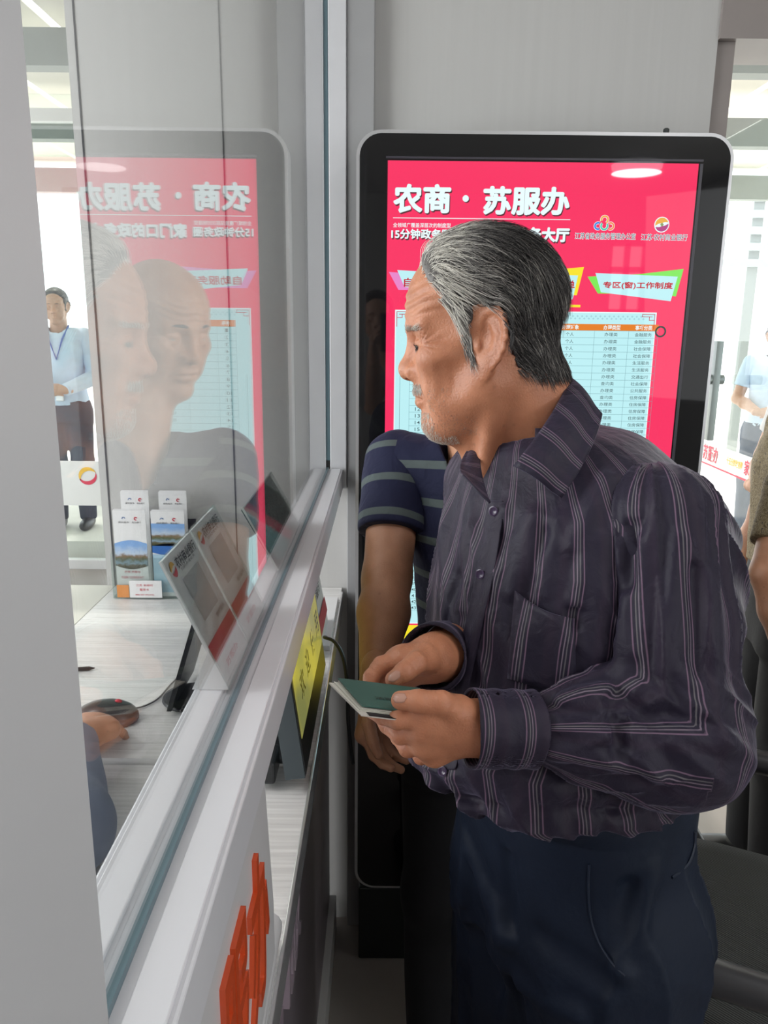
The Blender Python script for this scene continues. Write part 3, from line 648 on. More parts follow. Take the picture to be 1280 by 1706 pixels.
brochure(x0+.106, ry+.050, wb_-.004, zt2, 'white brochures standing behind the right front stack', 0)
ca = thing('business_card_stack', 'small printed cards tucked in the front of the brochure rack', 'cards', (x0+.06, ry, .97))
b = MB(); b.box((x0+.042, ry-.006, .970), (x0+.118, ry-.003, 1.012)); part(b, 'paper', m_card, ca)
L = Letters(); L.add('江苏·农商行', (x0+.058, ry-.0066, .998), (.040, 0, 0), (0, 0, .006), 0); L.add('服务卡', (x0+.066, ry-.0066, .987), (.022, 0, 0), (0, 0, .006), .005); L.add('服务热线', (x0+.055, ry-.0066, .976), (.045, 0, 0), (0, 0, .003), 0); L.build('card_lettering', m_redp, ca)
b = MB(); b.box((x0+.012, ry-.0052, .970), (x0+.040, ry-.0034, 1.000)); tag(b.build('orange_card', mat('orange_card', (.75, .30, .08), .5)), 'orange card standing at the left of the brochure rack front', 'card')

# ---------------- scanner panel on a round base, mouse, cable, pen
sb = onZ(300, 1168, .966)
sp_ = thing('desktop_scanner', 'slanting black panel on a round black base behind the rail', 'scanner', (sb[0]+.03, sb[1], .965))
b = MB(); b.lathe((sb[0]+.02, sb[1]+.01, .9655), [(.050, 0), (.052, .003), (.050, .007), (.02, .010)], 40); part(b, 'base', m_plas, sp_, smooth=True)
A, B_, C_ = onY(289, 1190, sb[1]-.03), onY(332, 1040, sb[1]+.0), onY(345, 1090, sb[1])
b = MB(); xx = sb[0]
b.poly([(A[0]-.004, sb[1]-.055, .975), (A[0]-.004, sb[1]+.10, .975), (A[0]+.045, sb[1]+.10, 1.13), (A[0]+.045, sb[1]-.055, 1.13)], (.008, 0, 0)); part(b, 'panel', m_plas, sp_)
mp = onZ(178, 1192, .975)
def blob(name, c, r, m, parent=None, rot=0, sub=3, flat=None):
    bm = bmesh.new(); bmesh.ops.create_icosphere(bm, subdivisions=sub, radius=1)
    for v in bm.verts:
        x, y, z = v.co
        if flat is not None and z < flat: z = flat
        q = Vector((x*r[0], y*r[1], z*r[2])); q.rotate(Matrix.Rotation(rot, 3, 'Z')); v.co = q+Vector(tuple(map(float, c)))
    me = bpy.data.meshes.new(name); bm.to_mesh(me); bm.free(); o = put(name, me, m, None, True)
    if parent is not None: o.parent = parent; o.matrix_parent_inverse = Matrix.Translation(-Vector(parent.location))
    return o
mo = thing('computer_mouse', 'dark computer mouse with a red wheel on the white counter', 'mouse', (mp[0], mp[1], .965))
blob('shell', (mp[0], mp[1], .972), (.052, .031, .030), mat('mouse_top', (.035, .03, .032), .3), mo, .12, 3, -.2)
blob('side_grip', (mp[0]+.001, mp[1]-.002, .970), (.051, .0325, .020), mat('mouse_brown', (.12, .055, .045), .25), mo, .12, 3, -.2)
blob('wheel', (mp[0]+.020, mp[1]+.002, .999), (.006, .003, .005), m_redp, mo, .12, 2)
cpts = [(212, 1180, .969), (235, 1178, .9675), (262, 1165, .9675), (285, 1140, .9675), (302, 1124, .968), (312, 1120, .968)]
b = MB(); b.tube(smooth_pts([Vector(tuple(onZ(*q))) for q in cpts]), .0016, 6); tag(b.build('mouse_cable', m_plas, smooth=True), 'thin black mouse cable curling over the white counter', 'cable')
pe = thing('pen', 'black pen lying on the white counter near the post', 'pen', tuple(onZ(140, 1115, .969)))
p0, p1 = onZ(95, 1117, .9695), onZ(158, 1113, .9695)
b = MB(); b.tube([p0, p0+(p1-p0)*.85], .004, 10); part(b, 'barrel', m_plas, pe, smooth=True)
b = MB(); b.tube([p0+(p1-p0)*.85, p1], [.004, .0008], 10); part(b, 'tip', m_plas, pe, smooth=True)
# ---------------- ceiling lamps (round, flush) : the one mirrored in the kiosk and two unseen ones added to light the room
m_lamp = mat('lamp_diffuser', (.8, .8, .85), .4, emit=(.95, .93, 1.0), estr=4.0)
def lamp(x, y, label, p=8):
    e = thing('ceiling_lamp', label, 'ceiling lamp', (x, y, 2.75), 'round ceiling lamps')
    b = MB(); b.lathe((x, y, 2.749), [(.19, 0), (.19, -.02), (.17, -.03)], 40); part(b, 'rim', m_alu, e, smooth=True)
    b = MB(); b.lathe((x, y, 2.722), [(.175, 0), (.17, -.03), (.13, -.045), (.0, -.05)], 40); part(b, 'diffuser', m_lamp, e, smooth=True)
    d = bpy.data.lights.new('lamp_light', 'AREA'); d.shape = 'DISK'; d.size = .34; d.energy = p; d.color = (1, .98, .97)
    o = bpy.data.objects.new('lamp_light', d); COL.objects.link(o); o.location = (x, y, 2.665); o.visible_glossy = True
lamp(1.75, -2.5, 'round ceiling lamp behind the viewer, mirrored in the kiosk screen')
lamp(.9, .3, 'added unseen round ceiling lamp above the waiting side of the counter', 4)
lamp(-1.6, .6, 'added unseen round ceiling lamp above the clerk side of the partition')
# ============================================================ implicit-surface modelling tools (for bodies, heads, hands, cloth)
def A3(*p): return np.array(p, np.float32)
def _len(v): return np.sqrt(np.einsum('ij,ij->i', v, v))
def sph(P, c, r): return _len(P-A3(*c))-r
def ell(P, c, r, Rm=None):
    q = P-A3(*c)
    if Rm is not None: q = q@np.asarray(Rm, np.float32)          # columns of Rm = ellipsoid axes in world
    r = A3(*r); a = q/r; k0 = _len(a); k1 = _len(a/r)
    return np.where(k1 > 1e-9, k0*(k0-1)/np.maximum(k1, 1e-9), -r.min())
def cap(P, a, b, ra, rb=None):
    if rb is None: rb = ra
    a = A3(*a); b = A3(*b); d = b-a; L = float(d@d)+1e-12
    t = np.clip((P-a)@d/L, 0, 1); return _len(P-a-t[:, None]*d)-(ra+(rb-ra)*t)
def poly_cap(P, pts, rs, k=.004):
    o = None
    for i in range(len(pts)-1):
        q = cap(P, pts[i], pts[i+1], rs[i], rs[i+1]); o = q if o is None else smin(o, q, k)
    return o
def smin(a, b, k):
    h = np.clip(.5+.5*(b-a)/k, 0, 1); return b+(a-b)*h-k*h*(1-h)
def smax(a, b, k): return -smin(-a, -b, k)
def rotm(ax, ay):
    """3x3 whose columns are an orthonormal frame: x along ax, y near ay"""
    x = np.array(ax, float); x /= np.linalg.norm(x); y = np.array(ay, float); y -= x*(x@y); y /= np.linalg.norm(y); return np.stack([x, y, np.cross(x, y)], 1)
def noise3(P, s, seed=0):
    """cheap smooth pseudo noise"""
    r = np.random.RandomState(seed); o = 0
    for i in range(5):
        k = r.normal(size=3); k /= np.linalg.norm(k); k2 = r.normal(size=3); k2 /= np.linalg.norm(k2)
        o = o+np.sin(P@(k*s*(1+.35*i)).astype(np.float32)+r.rand()*6.28+1.3*np.sin(P@(k2*s*.6).astype(np.float32)+r.rand()*6.28))
    return o/5
def mesh_sdf(f, lo, hi, h, project=2, B=8):
    lo = np.array(lo, np.float32); hi = np.array(hi, np.float32)
    nb = np.ceil((hi-lo)/(h*B)).astype(int); n = nb*B
    V = np.empty(n, np.float32)
    bc = np.stack(np.meshgrid(*[np.arange(m) for m in nb], indexing='ij'), -1).reshape(-1, 3)
    cen = lo+(bc+.5)*B*h-.5*h
    fv = f(cen.astype(np.float32)); act = np.abs(fv) < B*h*1.25
    Vb = np.repeat(np.repeat(np.repeat(fv.reshape(nb), B, 0), B, 1), B, 2); V[...] = Vb
    off = np.stack(np.meshgrid(*[np.arange(B)]*3, indexing='ij'), -1).reshape(-1, 3)
    ab = bc[act]
    CH = 700
    for i in range(0, len(ab), CH):
        idx = (ab[i:i+CH, None, :]*B+off[None]).reshape(-1, 3)
        v = f((lo+idx*h).astype(np.float32)); V[idx[:, 0], idx[:, 1], idx[:, 2]] = v
    S = V < 0
    c = np.zeros(np.array(S.shape)-1, np.int8)
    for dx in (0, 1):
        for dy in (0, 1):
            for dz in (0, 1): c += S[dx:dx+c.shape[0], dy:dy+c.shape[1], dz:dz+c.shape[2]]
    cells = np.argwhere((c > 0) & (c < 8)); N = len(cells)
    idm = np.full(c.shape, -1, np.int32); idm[cells[:, 0], cells[:, 1], cells[:, 2]] = np.arange(N)
    cor = [(x, y, z) for x in (0, 1) for y in (0, 1) for z in (0, 1)]
    cv = np.stack([V[cells[:, 0]+x, cells[:, 1]+y, cells[:, 2]+z] for x, y, z in cor], 1)
    acc = np.zeros((N, 3), np.float32); cnt = np.zeros(N, np.float32)
    for i in range(8):
        for j in range(i+1, 8):
            a, b = np.array(cor[i]), np.array(cor[j])
            if abs(a-b).sum() != 1: continue
            va, vb = cv[:, i], cv[:, j]; m = (va < 0) != (vb < 0)
            t = np.where(m, va/(va-vb+1e-20), 0); p = a+(b-a)*t[:, None]; acc += p*m[:, None]; cnt += m
    P = lo+(cells+acc/cnt[:, None])*h
    P = P.astype(np.float32)
    e = h*.5
    for _ in range(project):
        g = np.stack([f(P+A3(*d))-f(P-A3(*d)) for d in ((e, 0, 0), (0, e, 0), (0, 0, e))], 1)/(2*e)
        v = f(P); g2 = np.einsum('ij,ij->i', g, g)+1e-6; st = (g*(v/g2)[:, None]); ln_ = _len(st); st *= np.minimum(1, h*.7/np.maximum(ln_, 1e-9))[:, None]; P = P-st
    F_ = []
    for ax in range(3):
        s0 = [slice(None)]*3; s1 = [slice(None)]*3; s0[ax] = slice(0, -1); s1[ax] = slice(1, None)
        ch = S[tuple(s0)] != S[tuple(s1)]; E_ = np.argwhere(ch)
        u, w = (ax+1) % 3, (ax+2) % 3
        E_ = E_[(E_[:, u] > 0) & (E_[:, w] > 0) & (E_[:, u] < S.shape[u]-1) & (E_[:, w] < S.shape[w]-1)]
        fl = S[E_[:, 0], E_[:, 1], E_[:, 2]]
        q = []
        for du, dw in ((1, 1), (0, 1), (0, 0), (1, 0)):
            t = E_.copy(); t[:, u] -= du; t[:, w] -= dw; q.append(idm[t[:, 0], t[:, 1], t[:, 2]])
        q = np.stack(q, 1); q[~fl] = q[~fl][:, ::-1]; F_.append(q)
    Fq = np.concatenate(F_); Fq = Fq[(Fq >= 0).all(1)]
    return P, Fq
def normals_of(f, P, e=.001):
    g = np.stack([f(P+A3(*d))-f(P-A3(*d)) for d in ((e, 0, 0), (0, e, 0), (0, 0, e))], 1); return g/np.maximum(_len(g), 1e-9)[:, None]
def np_mesh(name, V, Fq, m, parent=None, attrs=None, smooth=True, mats_idx=None):
    me = bpy.data.meshes.new(name); nv, nf = len(V), len(Fq); k = Fq.shape[1]
    me.vertices.add(nv); me.vertices.foreach_set('co', np.ascontiguousarray(V, np.float32).ravel())
    me.loops.add(nf*k); me.loops.foreach_set('vertex_index', np.ascontiguousarray(Fq, np.int32).ravel())
    me.polygons.add(nf); me.polygons.foreach_set('loop_start', np.arange(0, nf*k, k, dtype=np.int32))
    me.update(calc_edges=True); me.validate()
    if attrs:
        for an, av in attrs.items():
            at = me.attributes.new(an, 'FLOAT', 'POINT')
            if len(at.data) == len(av): at.data.foreach_set('value', np.ascontiguousarray(av, np.float32))
    o = put(name, me, m, None, smooth)
    if parent is not None: o.parent = parent; o.matrix_parent_inverse = Matrix.Translation(-Vector(parent.location))
    return o
def join_np(parts):
    V = []; Fl = []; n = 0
    for v, f_ in parts: V.append(v); Fl.append(f_+n); n += len(v)
    return np.concatenate(V), np.concatenate(Fl)
def hit(f, px, py, t0=.4, t1=1.6):
    """march a ray from the viewpoint onto a surface"""
    q = ray(px, py); t = t0
    for _ in range(200):
        v = float(f((C0+q*t)[None].astype(np.float32))[0])
        if v < .0004: break
        t += v*.6
        if t > t1: break
    return C0+q*t

# ------------------------------------------------------------ head: local frame x forward, y left, z up, origin between the ears
def head_field(P, age=1.0, bald=False, fine=True):
    x, y, z = P[:, 0], P[:, 1], P[:, 2]
    Q = P.copy(); Q[:, 1] = np.abs(Q[:, 1])          # symmetric
    d = ell(Q, (-.014, 0, .038), (.100, .078, .086))
    d = smin(d, ell(Q, (.026, 0, .040), (.066, .064, .068)), .02)
    d = smin(d, ell(Q, (.034, 0, -.030), (.052, .058, .066)), .03)
    d = smin(d, cap(Q, (-.004, .050, -.048), (.064, .012, -.096), .020, .018), .03)     # jaw
    d = smin(d, ell(Q, (.066, 0, -.098), (.024, .024, .018)), .02)                       # chin
    d = smin(d, ell(Q, (.066, 0, -.052), (.028, .032, .030)), .02)                       # muzzle
    d = smin(d, ell(Q, (.052, .046, -.014), (.030, .022, .020)), .02)                    # cheekbone
    d = smin(d, ell(Q, (.050, .040, -.050), (.026, .020, .032)), .02)                    # cheek flesh
    d = smin(d, cap(Q, (.083, .010, .026), (.064, .050, .024), .0095, .009), .014)       # brow
    d = smax(d, -ell(Q, (.098, .032, .006), (.024, .0185, .0125)), .014)                 # socket
    d = smin(d, sph(Q, (.0685, .0315, .005), .0150), .006)                               # lids over the eyeball
    # nose
    nb = cap(Q, (.083, 0, .016), (.1015, 0, -.020), .0078, .0092)
    nb = smin(nb, sph(Q, (.1025, 0, -.0260), .0125), .010)
    nb = smin(nb, ell(Q, (.0925, .0150, -.0290), (.0110, .0080, .0085)), .008)
    d = smin(d, nb, .014)
    d = smax(d, -ell(Q, (.0985, .0068, -.0385), (.0065, .0036, .0055)), .003)
    # lips
    d = smin(d, poly_cap(Q, [(.0925, 0, -.0555), (.0885, .013, -.0565), (.0785, .0245, -.0625)], [.0062, .0056, .003], .003), .006)
    d = smin(d, poly_cap(Q, [(.0915, 0, -.0685), (.0875, .012, -.0680), (.0785, .0235, -.0635)], [.0068, .0060, .003], .003), .006)
    d = smax(d, -poly_cap(Q, [(.1005, 0, -.0620), (.0950, .013, -.0622), (.0835, .026, -.0640)], [.0022, .0020, .0012], .002), .003)
    # folds: nose-mouth, under eye, lid slit
    kf = .0022*age
    d = smax(d, -poly_cap(Q, [(.0975, .0225, -.030), (.0895, .031, -.047), (.0780, .0375, -.068)], [.001, kf, .001], .002), .009)
    d = smax(d, -poly_cap(Q, [(.0850, .024, -.0085), (.0825, .034, -.0115), (.0750, .043, -.0090)], [.0004, .0010*age, .0004], .002), .006)
    d = smax(d, -poly_cap(Q, [(.0840, .0215, .0025), (.0850, .032, .0015), (.0745, .0450, .0018)], [.0006, .0024, .0006], .002), .002)
    d = smax(d, -poly_cap(Q, [(.084, .022, .0120), (.0840, .032, .0140), (.0740, .043, .0110)], [.0004, .0009, .0004], .002), .005)
    # temple and cheek hollow
    d = smax(d, -ell(Q, (.048, .082, .028), (.030, .018, .026)), .02)
    if age > .5: d = smax(d, -ell(Q, (.040, .072, -.046), (.018, .010, .018)), .02)
    # ear
    ex, ey, ez = -.012, .0745, -.004
    tilt = .22
    c_, s_ = math.cos(tilt), math.sin(tilt)
    qx = Q[:, 0]-ex; qz = Q[:, 2]-ez
    E_ = np.stack([c_*qx+s_*qz, Q[:, 1]-ey, -s_*qx+c_*qz], 1)/(1+.14*age)
    E_[:, 1] -= np.clip(-(E_[:, 0]), -.01, .03)*.55      # ear flares outward to the back
    ear = ell(E_, (-.004, 0, .004), (.019, .0060, .031))
    ear = smax(ear, -ell(E_, (.000, .006, .004), (.0125, .0062, .0215)), .004)
    hel = poly_cap(E_, [(.0085, 0, .006), (.0088, .002, .018), (.0050, .003, .0285), (-.0020, .004, .0330), (-.0100, .004, .0330), (-.0172, .004, .0275), (-.0208, .004, .0180), (-.0215, .0035, .0070), (-.0202, .003, -.0040), (-.0165, .0025, -.0140), (-.0115, .002, -.0220)], [.0026, .0030, .0034, .0036, .0036, .0036, .0034, .0032, .0030, .0028, .0028], .005)
    ear = smin(ear, hel, .003)
    ear = smin(ear, poly_cap(E_, [(-.005, .002, .020), (-.012, .002, .008), (-.010, .001, -.008), (-.002, .001, -.014)], [.0022, .0026, .0026, .0024], .003), .004)
    ear = smin(ear, ell(E_, (-.001, 0, -.0265), (.0095, .0045, .0105)), .005)     # lobe
    ear = smin(ear, ell(E_, (.0085, .002, -.004), (.004, .004, .006)), .003)       # tragus
    d = smin(d, ear, .006)
    if fine:
        w = np.clip((x-.03)/.03, 0, 1)*np.clip((z-.032)/.01, 0, 1)*np.clip((.085-z)/.02, 0, 1)
        d = d+.0010*age*w*np.sin(z*520+2.2*np.sin(Q[:, 1]*55)+.6*np.sin(x*90))
        # crow's feet
        w2 = np.exp(-((Q[:, 1]-.058)/.010)**2-((z-.003)/.013)**2)*np.clip((x-.03)/.015, 0, 1); ang = np.arctan2(z-.004, (.075-x))
        d = d+.0009*age*w2*np.sin(ang*17)
        w3 = np.exp(-((Q[:, 1]-.054)/.014)**2-((z+.045)/.03)**2)*np.clip((x-.015)/.02, 0, 1); d = d+.0003*age*w3*np.sin((x*.9+z*.35)*420+2*np.sin(z*90))
    return d
def neck_field(P, top, base, r0, r1): return cap(P, top, base, r0, r1)

# ------------------------------------------------------------ hands: chains of joints given in world space
def chain_hand(P, palm, fingers, k=.006):
    """palm: list of (a,b,ra,rb); fingers: list of (points, radii)"""
    d = None
    for a, b, ra, rb in palm:
        q = cap(P, a, b, ra, rb); d = q if d is None else smin(d, q, .012)
    o = d
    for pts, rs in fingers:
        o = smin(o, poly_cap(P, pts, rs, .0025), k)
    return o
# ============================================================ PEOPLE
def skin_mat(name, c1, c2, rough=.46):
    m = bpy.data.materials.new(name); m.use_nodes = True; nt = m.node_tree; b = nt.nodes['Principled BSDF']; L_ = nt.links.new
    tc = nt.nodes.new('ShaderNodeTexCoord'); n = nt.nodes.new('ShaderNodeTexNoise'); n.inputs['Scale'].default_value = 28; n.inputs['Detail'].default_value = 6
    r = nt.nodes.new('ShaderNodeValToRGB'); r.color_ramp.elements[0].position = .3; r.color_ramp.elements[1].position = .7
    r.color_ramp.elements[0].color = (*c1, 1); r.color_ramp.elements[1].color = (*c2, 1)
    L_(tc.outputs['Object'], n.inputs['Vector']); L_(n.outputs['Fac'], r.inputs[0])
    # age spots
    v = nt.nodes.new('ShaderNodeTexVoronoi'); v.inputs['Scale'].default_value = 42; L_(tc.outputs['Object'], v.inputs['Vector'])
    cr = nt.nodes.new('ShaderNodeMapRange'); cr.inputs[1].default_value = .04; cr.inputs[2].default_value = .13; cr.inputs[3].default_value = .72; cr.inputs[4].default_value = 1
    L_(v.outputs['Distance'], cr.inputs[0]); mx = nt.nodes.new('ShaderNodeMix'); mx.data_type = 'RGBA'; mx.blend_type = 'MULTIPLY'; mx.inputs[0].default_value = .6
    L_(r.outputs[0], mx.inputs[6]); L_(cr.outputs[0], mx.inputs[7]); L_(mx.outputs[2], b.inputs['Base Color'])
    b.inputs['Roughness'].default_value = rough; b.inputs['Subsurface Weight'].default_value = .12; b.inputs['Subsurface Radius'].default_value = (.012, .004, .002); b.inputs['Subsurface Scale'].default_value = .8
    n2 = nt.nodes.new('ShaderNodeTexNoise'); n2.inputs['Scale'].default_value = 420; n2.inputs['Detail'].default_value = 3; L_(tc.outputs['Object'], n2.inputs['Vector'])
    v2 = nt.nodes.new('ShaderNodeTexVoronoi'); v2.feature = 'DISTANCE_TO_EDGE'; v2.inputs['Scale'].default_value = 260; L_(tc.outputs['Object'], v2.inputs['Vector'])
    ad = nt.nodes.new('ShaderNodeMath'); ad.operation = 'ADD'; L_(n2.outputs['Fac'], ad.inputs[0]); L_(v2.outputs['Distance'], ad.inputs[1])
    bp = nt.nodes.new('ShaderNodeBump'); bp.inputs['Strength'].default_value = .35; bp.inputs['Distance'].default_value = .0012; L_(ad.outputs[0], bp.inputs['Height']); L_(bp.outputs[0], b.inputs['Normal'])
    MATS[name] = m; return m
m_skin = skin_mat('weathered_skin', (.44, .170, .088), (.60, .255, .140))
m_skin2 = skin_mat('tan_skin', (.42, .195, .11), (.54, .27, .16))
m_skin3 = skin_mat('pale_skin', (.48, .27, .18), (.56, .33, .23))
m_nail = mat('nail', (.50, .27, .20), .25)

def stripe_cloth(name, base, lines, period, rough=.55, sheen=.4, attr='s', wob=0.0, base2=None, spec=.25):
    """fabric whose woven stripes follow the garment's own coordinate"""
    m = bpy.data.materials.new(name); m.use_nodes = True; nt = m.node_tree; b = nt.nodes['Principled BSDF']; L_ = nt.links.new
    at = nt.nodes.new('ShaderNodeAttribute'); at.attribute_name = attr
    dv = nt.nodes.new('ShaderNodeMath'); dv.operation = 'DIVIDE'; dv.inputs[1].default_value = period; L_(at.outputs['Fac'], dv.inputs[0])
    fr = nt.nodes.new('ShaderNodeMath'); fr.operation = 'FRACT'; L_(dv.outputs[0], fr.inputs[0])
    r = nt.nodes.new('ShaderNodeValToRGB'); cr = r.color_ramp; cr.interpolation = 'LINEAR'
    cr.elements[0].position = 0; cr.elements[0].color = (*base, 1); cr.elements[1].position = 1; cr.elements[1].color = (*base, 1)
    if base2: e = cr.elements.new(.12); e.color = (*base2, 1)
    for p, w, c in lines:
        for q, cc in ((p-w/2-.012, base), (p-w/2, c), (p+w/2, c), (p+w/2+.012, base)):
            e = cr.elements.new(q); e.color = (*cc, 1)
    L_(fr.outputs[0], r.inputs[0])
    L_(r.outputs[0], b.inputs['Base Color'])
    b.inputs['Roughness'].default_value = rough; b.inputs['Sheen Weight'].default_value = sheen*.45; b.inputs['Sheen Roughness'].default_value = .4; b.inputs['Sheen Tint'].default_value = (.75, .7, 1, 1)
    b.inputs['Specular IOR Level'].default_value = spec
    tc = nt.nodes.new('ShaderNodeTexCoord'); n2 = nt.nodes.new('ShaderNodeTexNoise'); n2.inputs['Scale'].default_value = 38; n2.inputs['Detail'].default_value = 5; n2.inputs['Distortion'].default_value = .6
    L_(tc.outputs['Object'], n2.inputs['Vector'])
    bp = nt.nodes.new('ShaderNodeBump'); bp.inputs['Strength'].default_value = .55; bp.inputs['Distance'].default_value = .006; L_(n2.outputs['Fac'], bp.inputs['Height']); L_(bp.outputs[0], b.inputs['Normal'])
    MATS[name] = m; return m
mv, gy, lt = (.16, .10, .15), (.13, .12, .13), (.19, .15, .19)
m_shirt = stripe_cloth('striped_shirt', (.020, .016, .031), [(.40, .016, mv), (.48, .012, lt), (.55, .014, gy), (.64, .016, mv)], .042, base2=(.026, .018, .034))
m_navy = mat('navy_trousers', (.006, .012, .028), .65, noise=.25, nscale=7, bump=.5, bscale=60, spec=.3)
m_shoe = mat('black_shoe', (.015, .015, .016), .35)

def torso_tab(tab, f):
    tab = np.array(sorted(tab), float); f = np.array([f[0], f[1]], float); f /= np.linalg.norm(f); l = np.array([-f[1], f[0]])
    def T(P):
        z = P[:, 2]; I = lambda k: np.interp(z, tab[:, 0], tab[:, k]).astype(np.float32)
        cx, cy, a, b = I(1), I(2), I(3), I(4)
        dx, dy = P[:, 0]-cx, P[:, 1]-cy
        u = dx*f[0]+dy*f[1]; v = dx*l[0]+dy*l[1]
        return u, v, a, b, z
    def field(P, top, bot, rnd=.03):
        u, v, a, b, z = T(P); n = 2.25
        k = ((np.abs(u)/a)**n+(np.abs(v)/b)**n+1e-9)**(1/n)
        d = (k-1)*np.minimum(a, b)*.92
        d = smax(d, z-top, rnd); d = smax(d, bot-z, .008); return d
    def coord(P):
        u, v, a, b, z = T(P); return np.arctan2(v/b, u/a)*.158
    return field, coord, f, l
def frame(fwd, up_=(0, 0, 1), roll=0.0):
    f = np.array(fwd, float); f /= np.linalg.norm(f); l = np.cross(up_, f); l /= np.linalg.norm(l); u = np.cross(f, l)
    c, s = math.cos(roll), math.sin(roll); l2 = c*l+s*u; u2 = -s*l+c*u
    return np.stack([f, l2, u2], 1)          # columns: forward, left, up
def in_head(P, O, Rh, S): return ((P-O.astype(np.float32))@Rh.astype(np.float32))/np.array(S, np.float32)

# ---------------------------------------------------------------- the elderly man in the striped shirt
man = thing('person', 'grey-haired person in a dark purple striped shirt holding a green booklet', 'person', (.26, .93, 0))
yaw, pit = math.radians(9), math.radians(9)
hf = (-math.cos(yaw)*math.cos(pit), math.sin(yaw)*math.cos(pit), -math.sin(pit))
HR = frame(hf, roll=math.radians(0)); HS = (.875, .90, .955); HSm = .91
ear_l = np.array([-.014*HS[0], .0745*HS[1], -.004*HS[2]])
HO = W(811, 570, .875) - HR@ear_l
print('HEAD', HO)
def HW(x, y, z): return HO+HR@np.array([x*HS[0], y*HS[1], z*HS[2]])
Nk = W(893, 712, .985)
def man_skin(P):
    Q = in_head(P, HO, HR, HS); d = head_field(Q)*HSm
    # fuller jaw and jowl of an old man
    jw = smin(cap(P, HW(.0, .046, -.060), HW(.055, .020, -.100), .022, .018), cap(P, HW(.0, -.046, -.060), HW(.055, -.020, -.100), .022, .018), .02)
    d = smin(d, jw, .022)
    nk = cap(P, HW(-.035, 0, -.035), Nk, .058, .066)
    nk = smin(nk, cap(P, HW(.020, 0, -.085), Nk+np.array([-.050, -.012, -.055]), .030, .036), .04)      # throat
    d = smin(d, nk, .025)
    d = smin(d, ell(P, Nk+np.array([.012, .0, -.085]), (.085, .095, .06)), .04)                          # upper chest under the collar
    # sinews of the neck
    sn = cap(P, HW(-.02, .052, -.055), Nk+np.array([-.072, -.052, -.055]), .012, .008)
    d = smin(d, sn, .014)
    return d
V1, F1 = mesh_sdf(man_skin, HO-np.array([.15, .14, .24]), HO+np.array([.24, .16, .16]), .0020)

def hand_parts(J):
    """J: dict of joints in world space -> palm, fingers"""
    return J
def build_hand(J, R_, wrist, fore, h=.0016, fr=(.030, .036)):
    palm = [(wrist, J[k][0], .0215, .0150) for k in ('index', 'middle', 'ring', 'pinky')]+[(wrist, J['thumb'][0], .020, .0160), (fore, wrist, fr[1], fr[0]*.82)]
    # fill between the knuckles
    ks = ['index', 'middle', 'ring', 'pinky']
    for a, b_ in zip(ks[:-1], ks[1:]): palm.append((J[a][0], J[b_][0], .0125, .0120))
    fingers = [(J[k], R_[k]) for k in J]
    def f(P):
        d = chain_hand(P, palm, fingers, .005)
        for k in J:                            # creases at the joints
            for q in J[k][1:-1]: d = d+.0006*np.exp(-((_len(P-A3(*q))-R_[k][1])/.004)**2)*np.sin(_len(P-A3(*q))*2400)*.3
        return d+noise3(P, 260, 5)*.00025
    allp = np.array([p for k in J for p in J[k]]+[wrist, fore]); V, Fq = mesh_sdf(f, allp.min(0)-.045, allp.max(0)+.045, h, B=8)
    return V, Fq, f
def PX(l): return [W(*q) for q in l]
RF = dict(index=[.0115, .0100, .0088, .0074], middle=[.0118, .0102, .0088, .0074], ring=[.0112, .0098, .0085, .0072], pinky=[.0100, .0086, .0076, .0066], thumb=[.0165, .0125, .0112, .0092])
LW = W(802, 1213, .800)
JL = dict(index=PX([(714, 1190, .778), (664, 1199, .778), (637, 1192, .792), (618, 1184, .806)]),
          middle=PX([(706, 1212, .785), (668, 1224, .796), (646, 1208, .815), (634, 1194, .828)]),
          ring=PX([(710, 1234, .798), (680, 1246, .812), (664, 1228, .834), (656, 1210, .845)]),
          pinky=PX([(724, 1252, .812), (702, 1260, .828), (690, 1244, .848), (684, 1228, .856)]),
          thumb=PX([(764, 1186, .782), (736, 1172, .766), (698, 1168, .764), (667, 1167, .768)]))
V2, F2, fL = build_hand(JL, RF, LW, W(832, 1217, .802))
RW = W(722, 1096, .905)
JR = dict(index=PX([(672, 1098, .878), (636, 1108, .872), (619, 1128, .868), (615, 1150, .862)]),
          middle=PX([(664, 1104, .892), (630, 1116, .890), (622, 1140, .885), (624, 1158, .878)]),
          ring=PX([(664, 1116, .905), (636, 1130, .905), (636, 1152, .898), (640, 1164, .890)]),
          pinky=PX([(672, 1128, .915), (652, 1142, .915), (652, 1158, .908), (656, 1166, .902)]),
          thumb=PX([(708, 1098, .878), (694, 1104, .856), (674, 1120, .846), (656, 1132, .842)]))
V3, F3, fR = build_hand(JR, RF, RW, W(748, 1088, .935))
Vb, Fb = join_np([(V1, F1), (V2, F2), (V3, F3)])
body = np_mesh('body', Vb, Fb, m_skin, man)
# nails
def nail(tip, prev, f, side, parent, r=.0065):
    """thin curved plate on the side of the fingertip facing `side`"""
    ax = tip-prev; ax /= np.linalg.norm(ax); s = np.array(side, float); s -= ax*(s@ax); s /= np.linalg.norm(s); t = np.cross(ax, s)
    pts = []
    for i in range(7):
        for j in range(7):
            a = (i/6-.5)*2; c_ = (j/6-.5)*2; w = math.sqrt(max(0, 1-abs(a)**3))*.9
            o = tip+ax*(a*r*1.15-.001)+t*c_*w*r*.85+s*.02
            # march in
            q = o.copy()
            for _ in range(30): q = q-s*float(f(q[None].astype(np.float32))[0])*.8
            pts.append(q+s*.0004)
    return grid_pts('fingernail', pts, 7, 7, m_nail, parent, .0006)
nail(JL['thumb'][3], JL['thumb'][2], fL, (-.1, -.75, .7), man); nail(JR['thumb'][3], JR['thumb'][2], fR, (-.2, -.8, .6), man)

